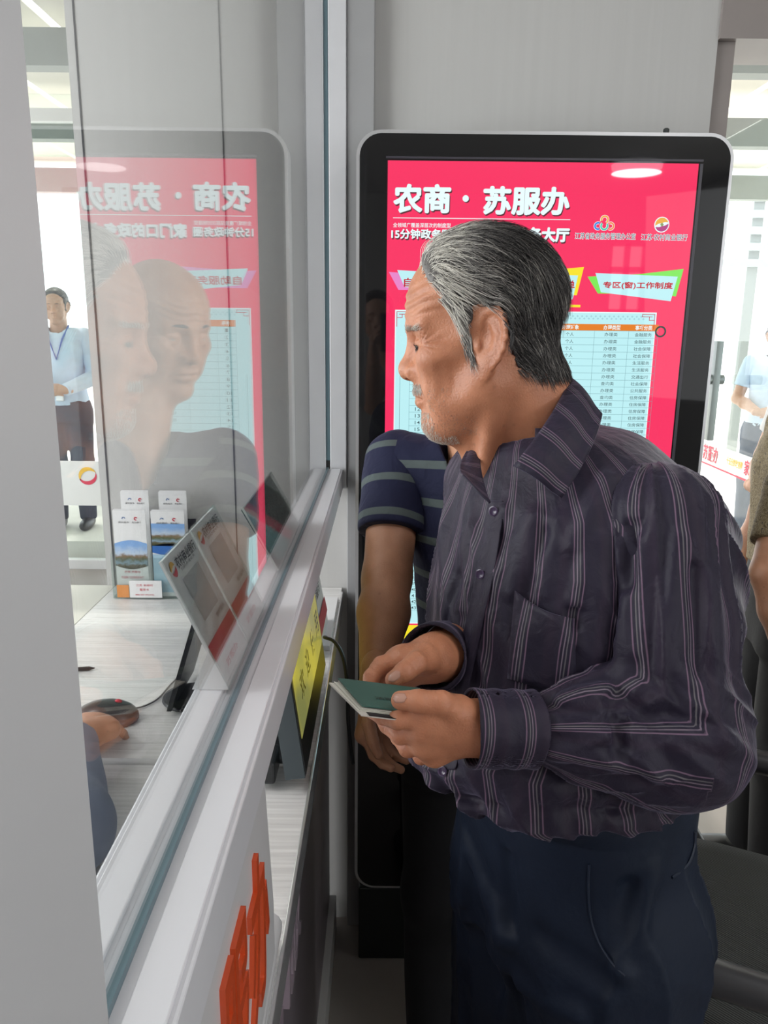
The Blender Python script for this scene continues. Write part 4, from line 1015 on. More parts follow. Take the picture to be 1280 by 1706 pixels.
# eyes
def eyes(parent, HWf, S, mw, mi):
    for s in (1, -1):
        c = HWf(.0690, s*.0315, .0035); g = bmesh.new(); bmesh.ops.create_uvsphere(g, u_segments=24, v_segments=16, radius=.0128*S)
        for v in g.verts: v.co += Vector(tuple(map(float, c)))
        me = bpy.data.meshes.new('eye'); g.to_mesh(me); g.free(); o = put('eye', me, mw, None, True); o.parent = parent; o.matrix_parent_inverse = Matrix.Translation(-Vector(parent.location))
m_eye = mat('eye_white', (.45, .40, .36), .2); m_iris = mat('iris', (.02, .012, .01), .15)
eyes(man, HW, HSm, m_eye, m_iris)

# ---------------------------------------------------------------- striped shirt
cold = 27
fT = (-math.cos(math.radians(cold)), -math.sin(math.radians(cold)))
#        z     cx    cy    a     b
tab = [(.80, .262, .925, .128, .165), (.90, .262, .925, .132, .168), (.98, .256, .928, .142, .172), (1.03, .250, .930, .150, .174), (1.07, .218, .924, .184, .178), (1.13, .213, .928, .184, .178),
       (1.20, .226, .942, .156, .176), (1.27, .226, .948, .150, .178), (1.34, .226, .952, .138, .178), (1.40, .222, .960, .118, .160), (1.45, .212, .970, .092, .125), (1.50, .200, .978, .072, .085), (1.56, .195, .98, .06, .065)]
tf, tcoord, _, lT = torso_tab(tab, fT)
Ls = W(1098, 872, .860); Le = W(1122, 1218, .835); Lw = W(800, 1213, .800)
Rs = np.array([.150, 1.105, 1.385]); Re = np.array([.185, 1.135, 1.12]); Rw = W(724, 1094, .910)
fT3 = np.array([fT[0], fT[1], 0]); lT3 = np.array([lT[0], lT[1], 0])
FOLDS = []
def shirt0(P):
    d = tf(P, 1.475, 1.066, .035)
    d = smin(d, cap(P, Nk+np.array([.005, -.005, -.055]), Ls+np.array([-.005, .01, -.006]), .060, .058), .045)
    d = smin(d, cap(P, Nk+np.array([.005, .005, -.055]), Rs, .060, .056), .045)
    d = smin(d, ell(P, Nk+np.array([.115, .0, -.16]), (.085, .13, .15)), .05)           # rounded upper back
    d = smin(d, ell(P, np.array([.372, .935, 1.26]), (.072, .09, .15)), .06)
    return d
hole_a, hole_b = Nk+np.array([.012, .0, -.10]), Nk+np.array([-.035, -.006, .12])
def fold_disp(P, folds):
    o = 0
    for a, b_, w, amp in folds:
        o = o+1.6*amp*np.exp(-((cap(P, a, b_, 0))/w)**2)
    return o
def mkfolds(f, L_): return [(hit(f, x0, y0), hit(f, x1, y1), w, a) for x0, y0, x1, y1, w, a in L_]
TF = mkfolds(shirt0, [
    (1010, 800, 955, 905, .011, .006), (985, 850, 958, 1000, .009, .006), (965, 905, 955, 1040, .008, -.005), (930, 870, 905, 985, .010, .005), (890, 860, 850, 985, .009, .005),
    (910, 890, 880, 1000, .008, -.004), (860, 900, 800, 1060, .009, .004), (840, 850, 770, 1010, .009, .005), (790, 880, 740, 1040, .009, .005), (765, 960, 735, 1090, .008, -.004),
    (830, 960, 760, 1170, .009, .004), (800, 1050, 745, 1190, .009, .004), (1000, 900, 1010, 1080, .010, .005), (880, 1050, 850, 1160, .010, .003),
    (760, 1290, 930, 1310, .010, .006), (740, 1320, 900, 1345, .009, -.005), (800, 1275, 1060, 1330, .010, .005), (950, 1350, 1120, 1330, .011, -.005), (870, 1340, 1050, 1368, .010, .005),
    (700, 1250, 715, 1330, .010, .004), (740, 1240, 760, 1340, .009, -.004), (790, 1290, 800, 1370, .009, .004), (980, 1320, 985, 1375, .010, .004)])
def shirt(P):
    d = shirt0(P)
    s = tcoord(P); z = P[:, 2]
    kz = np.clip((1.43-z)/.08, 0, 1); Q1 = np.stack([s*1.0+(z-1.2)*.35, z*.16, 0*s], 1).astype(np.float32); r1 = 1-np.abs(noise3(Q1, 62, 51)); d = d-kz*.0085*(r1**3-.3)
    kb = np.clip((1.17-z)/.08, 0, 1); Q2 = np.stack([s*.3, z*1.0+s*.2, 0*s], 1).astype(np.float32); r2 = 1-np.abs(noise3(Q2, 85, 77)); d = d-kb*.0080*(r2**3-.3)
    d = d-.0020*noise3(P*np.array([1, 1, .45], np.float32), 40, 3)
    hem = np.clip((1.12-z)/.05, 0, 1); d = d-hem*.0030*np.sin(s*95+2*np.sin(s*21))
    d = d-fold_disp(P, TF)
    # cloth thickness: hollow it, cut the neck opening
    d = smax(d, -cap(P, hole_a, hole_b, .062, .074), .006)
    return d
Vs, Fs = mesh_sdf(shirt, (-.03, .62, .99), (.50, 1.27, 1.56), .0036)
ss = tcoord(Vs)+.012
sh = np_mesh('shirt', Vs, Fs, m_shirt, man, dict(s=ss))
# sleeves
def seg_coord(P, pts, ref):
    """signed arc-length around the nearest segment axis"""
    best = None; out = np.zeros(len(P), np.float32)
    for i in range(len(pts)-1):
        a, b_ = pts[i], pts[i+1]; ax = (b_-a)/np.linalg.norm(b_-a); dd = cap(P, a, b_, 0); r = ref-ax*(ref@ax); r /= np.linalg.norm(r); q = np.cross(ax, r)
        v = P-a.astype(np.float32); ang = np.arctan2(v@q.astype(np.float32), v@r.astype(np.float32))*.062
        if best is None: best = dd; out = ang
        else: m = dd < best; out = np.where(m, ang, out); best = np.minimum(best, dd)
    return out
def sleeve0(P, S_, E_, W_, fat=1.0):
    mid = S_+(E_-S_)*.5
    d = cap(P, S_, mid, .066*fat, .066*fat); d = smin(d, cap(P, mid, E_, .066*fat, .066*fat), .02)
    m2 = E_+(W_-E_)*.45
    d = smin(d, cap(P, E_, m2, .062*fat, .050*fat), .03); m3 = W_-(W_-E_)/np.linalg.norm(W_-E_)*.078
    d = smin(d, cap(P, m2, m3, .050*fat, .0355), .02); return d
def make_sleeve(S_, E_, W_, folds, fat, bag, ref, lo=None):
    ax2 = (W_-E_)/np.linalg.norm(W_-E_); cuff0 = W_-ax2*.052; ax1 = (E_-S_)/np.linalg.norm(E_-S_)
    f0 = lambda P: smin(sleeve0(P, S_, E_, W_, fat), ell(P, bag[0], bag[1]), .04) if bag else sleeve0(P, S_, E_, W_, fat)
    FF = mkfolds(f0, folds); cl_len = np.linalg.norm(W_-E_)-.05
    def f(P):
        d = f0(P)-fold_disp(P, FF)
        v = (P-E_.astype(np.float32))@ax2.astype(np.float32)
        sg = seg_coord(P, [S_, E_, W_], ref); up1 = (P-E_.astype(np.float32))@ax1.astype(np.float32)
        wu = np.clip(-up1/.05, 0, 1)*np.clip((.30+up1)/.06, 0, 1); wf = np.clip(v/.05, 0, 1)
        Q1 = np.stack([sg*1.0, up1*.16, 0*sg], 1).astype(np.float32); r1 = 1-np.abs(noise3(Q1, 95, 41)); d = d-wu*.0075*(r1**3-.3)
        ck = np.exp(-((up1+.01)/.055)**2)*np.exp(-((v-.02)/.09)**2); Q2 = np.stack([up1+v*.8, sg*.25, 0*sg], 1).astype(np.float32); r2 = 1-np.abs(noise3(Q2, 110, 17)); d = d-ck*.0100*(r2**3-.3)
        Q3 = np.stack([v*.25, sg*.8+v*.15, 0*sg], 1).astype(np.float32); r3 = 1-np.abs(noise3(Q3, 120, 23)); d = d-wf*.0060*(r3**3-.3)*np.clip((cl_len-v)/.06, 0, 1)
        d = d-.0018*noise3(P, 55, 9)
        d = smax(d, (P-cuff0.astype(np.float32))@ax2.astype(np.float32), .006)
        return d
    allp = np.array([S_, E_, W_]); V, Fq = mesh_sdf(f, allp.min(0)-.10, allp.max(0)+.10, .0034)
    o = np_mesh('sleeve', V, Fq, m_shirt, man, dict(s=seg_coord(V, [S_, E_, W_], ref)+.01))
    def fc(P):
        ax = ax2.astype(np.float32); q = P-W_.astype(np.float32); t = q@ax; r = _len(q-t[:, None]*ax)
        R_ = .0385+.0006*np.sin(t*300); d = np.abs(r-R_)-.0016; d = smax(d, t-.010, .001); d = smax(d, -.060-t, .001)
        th = np.arctan2(q@np.cross(ax, ref).astype(np.float32), q@ref.astype(np.float32)); return d-.0010*np.sin(th*3+1)
    Vc, Fc = mesh_sdf(fc, W_-.075, W_+.075, .0014)
    np_mesh('cuff', Vc, Fc, m_shirt, man, dict(s=(Vc-W_)@ax2+.020))
    return f
ref = np.cross(Le-Ls, Lw-Le); ref /= np.linalg.norm(ref); ref = ref*(-1 if ref[1] > 0 else 1)
fsl = make_sleeve(Ls, Le, Lw, [(1010, 1120, 1100, 1175, .010, .009), (1030, 1160, 1110, 1225, .009, -.007), (1115, 1110, 1190, 1170, .010, .008), (1100, 1180, 1180, 1215, .009, -.007),
    (1110, 1215, 1210, 1240, .010, .008), (1060, 1230, 1090, 1290, .010, .007), (1020, 1170, 1030, 1260, .009, -.006), (940, 1160, 1010, 1150, .008, .006), (900, 1175, 990, 1195, .007, -.004),
    (890, 1200, 1010, 1230, .008, .005), (920, 1250, 1040, 1275, .009, .006), (960, 1280, 1100, 1310, .009, -.005), (1090, 880, 1060, 1080, .009, .006), (1060, 880, 1030, 1050, .009, -.006),
    (1130, 900, 1120, 1090, .010, .005), (1160, 950, 1165, 1120, .010, -.005), (1180, 960, 1200, 1150, .010, .005), (1050, 1000, 1040, 1120, .010, .007), (870, 1180, 900, 1250, .007, .003)],
    1.0, (Le+np.array([.0, -.004, -.012]), (.076, .068, .062)), ref)
refR = np.cross(Re-Rs, Rw-Re); refR /= np.linalg.norm(refR)
make_sleeve(Rs, Re, Rw, [], .9, None, refR)
# collar: two folded leaves and the stand round the neck
def leaf(cs, bulge, n=14):
    """cs: 4 corners fold-back, fold-front, tip, outer-back, with mid control offsets"""
    A, B_, Ct, D = [np.array(q) for q in cs]; pts = []
    for i in range(n+1):
        for j in range(n+1):
            u, v = i/n, j/n; p = (A*(1-u)+B_*u)*(1-v)+(D*(1-u)+Ct*u)*v
            p = p+bulge[0]*(4*u*(1-u))*(1-v)+bulge[1]*(4*u*(1-u))*v+bulge[2]*(math.sin(PI*min(1, v*1.3)))*.5
            pts.append(p)
    return pts, n+1
def collar_leaf(cs, bulge):
    pts, n = leaf(cs, bulge); o = grid_pts('collar', pts, n, n, m_shirt, man, .0022)
    at = o.data.attributes.new('s', 'FLOAT', 'POINT'); v = [(i//n)/(n-1)*.16+.0 for i in range(n*n)]; at.data.foreach_set('value', v); return o
lc = [W(950, 628, .950), W(856, 776, .845), W(936, 830, .835), W(1004, 690, .880)]
collar_leaf(lc, (np.array([.006, -.012, .006]), np.array([.004, -.010, .004]), np.array([-.0, -.010, .006])))
rc = [W(800, 742, .960), W(817, 838, .862), W(772, 792, .885), W(778, 752, .955)]
collar_leaf(rc, (np.array([-.004, 0, 0]), np.array([-.006, 0, -.004]), np.array([-.004, -.006, .002])))
# inner stand of the collar, round the back of the neck
pts = []
n = 26
for i in range(n+1):
    t = i/n
    a = math.radians(-118+t*236)                  # around the back, 0 = straight back
    bx = -fT3; c_ = Nk+np.array([-.004, -.002, -.030]); dr = bx*math.cos(a)+lT3*math.sin(a)
    for j in range(4):
        h_ = j/3; r_ = .078-.006*h_
        pts.append(c_+dr*r_+np.array([0, 0, .052*h_*(1 if abs(a) < 1.6 else .75)])+fT3*(.012 if abs(a) > 1.2 else 0)+bx*.0)
o = grid_pts('collar_stand', pts, n+1, 4, m_shirt, man, .002); at = o.data.attributes.new('s', 'FLOAT', 'POINT'); at.data.foreach_set('value', [.005]*len(pts))
# placket and buttons
pl = [(822, 832), (815, 880), (803, 955), (790, 1010), (778, 1066), (762, 1140), (748, 1225), (741, 1285)]
PH = [hit(shirt, *q) for q in pl]
pts = []
nP = len(pl)
for i in range(nP):
    for k in range(5):
        x = pl[i][0]-9+k*7.5; h_ = hit(shirt, x, pl[i][1]); pts.append(h_+(C0-h_)/np.linalg.norm(C0-h_)*.0022)
o = grid_pts('placket', pts, nP, 5, m_shirt, man, .0018); md = o.modifiers.new('ss', 'SUBSURF'); md.levels = 2; md.render_levels = 2
at = o.data.attributes.new('s', 'FLOAT', 'POINT'); at.data.foreach_set('value', [.002 for i in range(nP) for k in range(5)])
m_btn = mat('button_plum', (.05, .03, .07), .2)
for (px, py) in ((825, 851), (803, 956), (779, 1066), (740, 1284)):
    c_ = hit(shirt, px, py); nn = (C0-c_)/np.linalg.norm(C0-c_); nn = nn*.6+fT3*.5; nn /= np.linalg.norm(nn)
    b = MB(); b.lathe(c_+nn*.0030, [(.0045, 0), (.0058, .0008), (.0058, .0020), (.0044, .0022), (.0036, .0016), (.0, .0016)], 20, nn); b.build('button', m_btn, man, smooth=True)
# breast pocket
pk = [(858, 984), (957, 1030), (962, 1165), (846, 1130)]
def bil(q, u, v): return tuple((np.array(q[0])*(1-u)+np.array(q[1])*u)*(1-v)+(np.array(q[3])*(1-u)+np.array(q[2])*u)*v)
pts = []; n = 12; sv = []
for i in range(n+1):
    for j in range(n+1):
        u, v = i/n, j/n; x, y = bil(pk, u, v); y += 10*math.sin(PI*u)*(1-v); h_ = hit(shirt, x, y)
        nn = (C0-h_)/np.linalg.norm(C0-h_); pts.append(h_+nn*(.0028+.006*math.sin(PI*u)*(1-v)**2)); 
ss_ = tcoord(np.array(pts, np.float32))+.012+.004
o = grid_pts('pocket', pts, n+1, n+1, m_shirt, man, .0018); at = o.data.attributes.new('s', 'FLOAT', 'POINT'); at.data.foreach_set('value', ss_.tolist())

# ---------------------------------------------------------------- trousers, belt, shoes
Hp = np.array([.262, .928, .90]); hipL = Hp+lT3*.088+np.array([0, 0, -.06]); hipR = Hp-lT3*.088+np.array([0, 0, -.06])
kL = np.array([.300, .800, .50]); kR = np.array([.205, .985, .50]); aL = np.array([.345, .800, .075]); aR = np.array([.250, 1.00, .075])
def trous(P):
    d = tf(P, 1.075, .80, .01)+.007
    for h_, k_, a_ in ((hipL, kL, aL), (hipR, kR, aR)):
        d = smin(d, cap(P, h_, k_, .112, .082), .045); d = smin(d, cap(P, k_, a_, .082, .062), .03)
    z = P[:, 2]; rr = 1-np.abs(noise3(P*np.array([1, 1, .22], np.float32), 30, 61)); d = d-.010*(rr**3-.3)*np.clip((1.03-z)/.1, 0, 1)
    d = d-.003*noise3(P*np.array([1, 1, .5], np.float32), 26, 11)-.0030*(1-np.abs(noise3(P, 34, 12)))*np.clip((.95-z)/.1, 0, 1)
    d = d-fold_disp(P, TR)
    d = smax(d, .06-z, .004); return d
TR = []
t0_ = trous
TR = mkfolds(trous, [(790, 1420, 845, 1560, .014, .010), (845, 1430, 850, 1540, .010, -.008), (780, 1400, 770, 1500, .010, .006), (870, 1640, 960, 1690, .012, .008), (900, 1560, 1010, 1640, .014, -.006),
    (1090, 1450, 1040, 1620, .012, .007), (1050, 1480, 1050, 1600, .012, -.007), (830, 1560, 850, 1700, .014, .009)])
Vt, Ft = mesh_sdf(trous, (.0, .62, .04), (.50, 1.20, 1.10), .0050)
np_mesh('trousers', Vt, Ft, m_navy, man)
# slanted pocket mouth with a stitched edge
pp = [(982, 1440), (981, 1490), (985, 1530), (998, 1570), (1020, 1605), (1042, 1626)]
P_ = [hit(trous, *q) for q in pp]; P_ = [Vector(tuple(q+(C0-q)/np.linalg.norm(C0-q)*.001)) for q in P_]
b = MB(); b.tube(smooth_pts(P_), .0016, 6); b.build('pocket_edge', mat('navy_seam', (.010, .018, .038), .5), man, smooth=True)
pp = [(1158, 1385), (1157, 1410), (1146, 1440), (1120, 1462)]
P_ = [hit(trous, *q) for q in pp]; P_ = [Vector(tuple(q+(C0-q)/np.linalg.norm(C0-q)*.001)) for q in P_]
b = MB(); b.tube(smooth_pts(P_), .002, 6); b.build('rear_pocket_edge', MATS['navy_seam'], man, smooth=True)
for a_ in (aL, aR):
    def shoe(P):
        d = ell(P, a_+fT3*.075+np.array([0, 0, -.035]), (.14, .05, .042), rotm(fT3, lT3)); d = smin(d, ell(P, a_+np.array([0, 0, -.02]), (.06, .048, .06), rotm(fT3, lT3)), .02); return smax(d, .003-P[:, 2], .002)
    Vx, Fx = mesh_sdf(shoe, a_-np.array([.26, .26, .09]), a_+np.array([.26, .26, .07]), .006); np_mesh('shoe', Vx, Fx, m_shoe, man)

# ---------------------------------------------------------------- hair: scalp cap plus combed strands
def hair_mat(name):
    m = bpy.data.materials.new(name); m.use_nodes = True; nt = m.node_tree; b = nt.nodes['Principled BSDF']; L_ = nt.links.new
    at = nt.nodes.new('ShaderNodeAttribute'); at.attribute_name = 'tone'
    r = nt.nodes.new('ShaderNodeValToRGB'); r.color_ramp.elements[0].color = (.012, .010, .011, 1); r.color_ramp.elements[1].color = (.82, .78, .70, 1)
    e = r.color_ramp.elements.new(.5); e.color = (.20, .185, .175, 1)
    L_(at.outputs['Fac'], r.inputs[0]); L_(r.outputs[0], b.inputs['Base Color']); b.inputs['Roughness'].default_value = .42; b.inputs['Specular IOR Level'].default_value = .5
    MATS[name] = m; return m
m_hair = hair_mat('grey_hair')
def strands(roots, dirs, length, steps, field, lift, r0, HWinv, tone, seg=3, grav=None, curl=0.0, kill=None):
    """march strands over the scalp; returns verts, quads, per-vertex tone"""
    n = len(roots); P = roots.copy(); D = dirs.copy(); pts = [P.copy()]
    rs = np.random.RandomState(3); tgt = lift
    jit = rs.normal(size=(n, 3))*.16; cl_ = np.stack([noise3(roots.astype(np.float32), 75, 31+q) for q in range(3)], 1)*.55; jit = jit+cl_
    for s in range(steps):
        g = normals_of(field, P.astype(np.float32)); v = field(P.astype(np.float32))
        want = tgt*(min(1, (s+1)/(steps*.35)))
        flow = HWinv(P); D = D*.45+flow*.55+jit*.5
        D = D-g*(np.einsum('ij,ij->i', D, g))[:, None]; D /= np.maximum(np.linalg.norm(D, axis=1), 1e-6)[:, None]
        st = length/steps
        P = P+D*st[:, None]+g*((want-v)*.5)[:, None]; pts.append(P.copy())
    pts = np.stack(pts, 1)                      # n, steps+1, 3
    if kill is not None:
        bad = (kill(pts.reshape(-1, 3).astype(np.float32)).reshape(n, -1) < 0).any(1); pts = pts[~bad]; tone = tone[~bad]; n = len(pts)
    tng = np.gradient(pts, axis=1); tng /= np.maximum(np.linalg.norm(tng, axis=2), 1e-9)[..., None]
    a = np.cross(tng, np.array([.3, .5, .8])); a /= np.maximum(np.linalg.norm(a, axis=2), 1e-9)[..., None]; b_ = np.cross(tng, a)
    k = steps+1; rad = r0*(1-np.linspace(0, 1, k)**2*.85)
    ring = []
    for q in range(seg):
        th = 2*PI*q/seg; ring.append(pts+(a*math.cos(th)+b_*math.sin(th))*rad[None, :, None])
    V = np.stack(ring, 2).reshape(-1, 3)          # n,k,seg
    base = (np.arange(n)*k*seg)[:, None, None]; i = np.arange(k-1)[None, :, None]; q = np.arange(seg)[None, None, :]
    A_ = base+i*seg+q; B__ = base+i*seg+(q+1) % seg; C_ = base+(i+1)*seg+(q+1) % seg; D_ = base+(i+1)*seg+q
    Fq = np.stack([A_, B__, C_, D_], -1).reshape(-1, 4)
    return V, Fq, np.repeat(tone, k*seg)
def scalp_dist(Q):
    """negative inside the hairy region, head-local coordinates"""
    x, y, z = Q[:, 0], np.abs(Q[:, 1]), Q[:, 2]
    # hairline: front limit depends on height, sideburn in front of the ear, nape at the back
    front = np.interp(z, [-.05, -.03, -.005, .02, .04, .06, .078, .095, .13], [-.03, .010, .020, .022, .036, .047, .062, .066, .066])
    front = front+np.where(z > .055, (.02-y)*.12, 0)
    lower = np.interp(x, [-.13, -.09, -.050, -.038, -.032, -.002, .004, .03], [-.056, -.058, -.046, -.010, .036, .034, -.028, -.028])
    return np.maximum((x-front)*.8, (lower-z)*.8)
def man_field_only(P): return man_skin(P)
rs = np.random.RandomState(5)
cand = V1[rs.randint(0, len(V1), 60000)]+rs.normal(size=(60000, 3)).astype(np.float32)*.0008
Qc = in_head(cand, HO, HR, HS); sd = scalp_dist(Qc); ear_m = (np.abs(Qc[:, 1]) > .064) & (Qc[:, 0] > -.037) & (Qc[:, 0] < .004) & (Qc[:, 2] < .037)
keep = (sd < .0) & ~ear_m & (rs.rand(60000) < np.clip(-sd/.006+.25, 0, 1)); roots = cand[keep].astype(float); Qr = Qc[keep]
roots = roots[:15000]; Qr = Qr[:15000]; n = len(roots)
EZ = lambda Q: ell(np.stack([Q[:, 0], np.abs(Q[:, 1]), Q[:, 2]], 1), (-.019, .085, -.006), (.025, .030, .039))
def flow(P):
    Q = in_head(P.astype(np.float32), HO, HR, HS); x, y, z = Q[:, 0], Q[:, 1], Q[:, 2]; sy = np.sign(y)
    # combed back from the brow, sweeping down at the sides and the crown
    side = np.clip((np.abs(y)-.035)/.035, 0, 1); back = np.clip((-x-.03)/.06, 0, 1)
    fx = -1+.25*back-.30*side*np.clip((x)/.05, 0, 1)*0; fz = -.10-.75*side-.95*back+.5*np.clip((x-.03)/.04, 0, 1)*(1-side)
    fy = sy*(.35*side-.05)+.10
    sb = np.clip((.030-z)/.03, 0, 1)*np.clip((x+.02)/.02, 0, 1); fx = fx*(1-.75*sb); fz = fz-.6*sb
    L_ = np.stack([fx, fy*.6, fz], 1); D = (L_*np.array(HS))@HR.T; return D/np.linalg.norm(D, axis=1)[:, None]
xr, yr, zr = Qr[:, 0], Qr[:, 1], Qr[:, 2]
white = np.clip((xr+.012)/.055, 0, 1)*.78+.14+.18*np.clip((.02-zr)/.04, 0, 1)*np.clip((xr-.0)/.02, 0, 1)
clump = noise3(roots.astype(np.float32), 90, 21)
tone = np.clip(white+rs.normal(size=n)*.26+clump*.26+.25*(rs.rand(n) < .22), .02, 1)
g0 = normals_of(man_skin, roots.astype(np.float32))
length = (.030+.022*np.clip((zr-.02)/.06, 0, 1))*(1+.2*rs.normal(size=n)); length = np.clip(length, .012, .075)
nape = np.clip((-.02-zr)/.03, 0, 1); length *= (1-.45*nape); sbm = (xr > -.005) & (zr < .03); length[sbm] *= .55
lift = (.0045+.0085*np.clip((zr-.03)/.05, 0, 1))*rs.uniform(.35, 1.25, n)*(1-.6*nape); lift[sbm] *= .45
VH, FH, TH = strands(roots, g0*.5+flow(roots)*.6, length, 8, man_skin, lift, .00038, flow, tone, kill=lambda P: EZ(in_head(P, HO, HR, HS)))
hair = np_mesh('hair', VH, FH, m_hair, man, dict(tone=TH))
# scalp cap under the strands
def capf(P):
    Q = in_head(P, HO, HR, HS); sdd = scalp_dist(Q); h_ = .0015+.0050*np.clip((Q[:, 2]-.03)/.05, 0, 1)
    Qs = Q.copy(); Qs[:, 1] = np.abs(Qs[:, 1]); skull = smin(ell(Qs, (-.014, 0, .038), (.100, .078, .086)), ell(Qs, (.026, 0, .040), (.066, .064, .068)), .02)*HSm
    d = man_skin(P); d = np.where(ear_zone(Qs), np.maximum(d, skull), d)
    gr = .0010*np.sin(Qs[:, 1]*900+6*np.sin(Qs[:, 2]*60)+3*np.sin(Qs[:, 0]*80))
    ez = ell(Qs, (-.019, .085, -.005), (.027, .032, .041))
    return smax(smax(d-h_-gr, sdd+.004, .004), -ez, .004)
def ear_zone(Q): return (Q[:, 1] > .068) & (Q[:, 0] < .02) & (Q[:, 0] > -.045) & (Q[:, 2] < .045)
VC, FC = mesh_sdf(capf, HO-np.array([.14, .12, .12]), HO+np.array([.15, .12, .15]), .0022)
QC = in_head(VC, HO, HR, HS); tc_ = np.clip(.04+np.clip((QC[:, 0]+.01)/.06, 0, 1)*.35+.08*noise3(VC, 160, 2), .02, 1)
np_mesh('hair_underlayer', VC, FC, m_hair, man, dict(tone=tc_))
# short hairs: eyebrows, moustache, white stubble
def short_hairs(name, cands, cond, num, ln_, tone_f, dirl, seed, r0=.00022, lift_=.0012, steps=3):
    rs = np.random.RandomState(seed); Q = in_head(cands, HO, HR, HS); k = cond(Q); c = cands[k]; c = c[rs.permutation(len(c))[:num]].astype(float); q = in_head(c.astype(np.float32), HO, HR, HS)
    n = len(c); dl = np.array(dirl)
    def fl(P):
        QQ = in_head(P.astype(np.float32), HO, HR, HS); L_ = np.tile(dl, (len(P), 1)); L_[:, 1] *= np.sign(QQ[:, 1]); D = L_@HR.T; return D/np.linalg.norm(D, axis=1)[:, None]
    g = normals_of(man_skin, c.astype(np.float32))
    V, F_, T_ = strands(c, g*.6+fl(c)*.5, ln_*rs.uniform(.6, 1.3, n), steps, man_skin, np.full(n, lift_), r0, fl, np.clip(tone_f+rs.normal(size=n)*.15, 0, 1))
    return np_mesh(name, V, F_, m_hair, man, dict(tone=T_))
rs2 = np.random.RandomState(9); c2 = V1[rs2.randint(0, len(V1), 220000)]+rs2.normal(size=(220000, 3)).astype(np.float32)*.0007
short_hairs('eyebrows', c2, lambda Q: (np.abs(Q[:, 2]-.0245+.10*(np.abs(Q[:, 1])-.03)**2*20) < .0032) & (np.abs(np.abs(Q[:, 1])-.034) < .021) & (Q[:, 0] > .055), 260, .009, .95, (.25, .9, .25), 1, .0003, .003)
short_hairs('eyelashes', c2, lambda Q: (np.abs(Q[:, 2]-.0022) < .0016) & (np.abs(np.abs(Q[:, 1])-.033) < .014) & (Q[:, 0] > .068), 260, .0055, .02, (.8, .5, -.5), 8, .00022, .0015)
short_hairs('moustache', c2, lambda Q: (Q[:, 2] < -.043) & (Q[:, 2] > -.055) & (np.abs(Q[:, 1]) < .030) & (Q[:, 0] > .070), 900, .0045, .85, (.15, .35, -.9), 2, .00022)
short_hairs('chin_stubble', c2, lambda Q: (Q[:, 2] < -.080) & (Q[:, 2] > -.124) & (np.abs(Q[:, 1]) < .040) & (Q[:, 0] > .040), 1700, .0035, .98, (.3, .2, -.8), 3, .00020)
short_hairs('cheek_stubble', c2, lambda Q: (Q[:, 2] < -.050) & (Q[:, 2] > -.115) & (np.abs(Q[:, 1]) < .060) & (Q[:, 0] > .010) & (Q[:, 0] < .075), 700, .0018, .55, (.2, .2, -.8), 4, .00016, .0006)

# ---------------------------------------------------------------- the booklet in his hands
bk = thing('booklet', 'green passbook with a dark magnetic stripe held in the two hands', 'booklet', tuple(W(650, 1165, .80)))
Ab = W(603, 1177, .776); Bb = W(563, 1131, .832); Cb = W(700, 1189, .776)
uu = Cb-Ab; uu /= np.linalg.norm(uu); vv = Bb-Ab; nn = np.cross(uu, vv); nn /= np.linalg.norm(nn)
nn = nn if nn[2] > 0 else -nn
m_green = mat('booklet_green', (.045, .13, .105), .5, noise=.06); m_page = mat('booklet_page', (.74, .72, .64), .6, noise=.04)
b = MB(); b.poly([Ab, Ab+uu*.088, Ab+uu*.088+vv, Ab+vv], nn*.0012); b.build('cover', m_green, bk)
b = MB(); 
for k in range(3):
    o = -nn*(.0015+.0012*k)-vv*.015*k-uu*.002*k; b.poly([Ab+o, Ab+o+uu*.085, Ab+o+uu*.085+vv*.96, Ab+o+vv*.98-uu*.003*k], -nn*.0007)
b.build('page', m_page, bk)
b = MB(); o = -nn*.0048-vv*.16; b.poly([Ab+o-uu*.004, Ab+o+uu*.085, Ab+o+uu*.085+vv*1.05, Ab+o+vv*1.12-uu*.010], -nn*.0010); b.build('back_cover', mat('booklet_pale', (.66, .62, .56), .55), bk)
b = MB(); o = -nn*.0046-vv*.155; b.poly([Ab+o+uu*.004, Ab+o+uu*.084, Ab+o+uu*.084+vv*.13, Ab+o+vv*.13+uu*.004], nn*.0004); b.build('magnetic_stripe', mat('stripe_black', (.02, .012, .016), .3), bk)
L = Letters(); L.add('活期存折', Ab+uu*.022+vv*.30+nn*.0016, uu*.042, vv*.11, .01, 0, nn); L.build('cover_lettering', mat('ink_green', (.012, .04, .032), .5), bk)
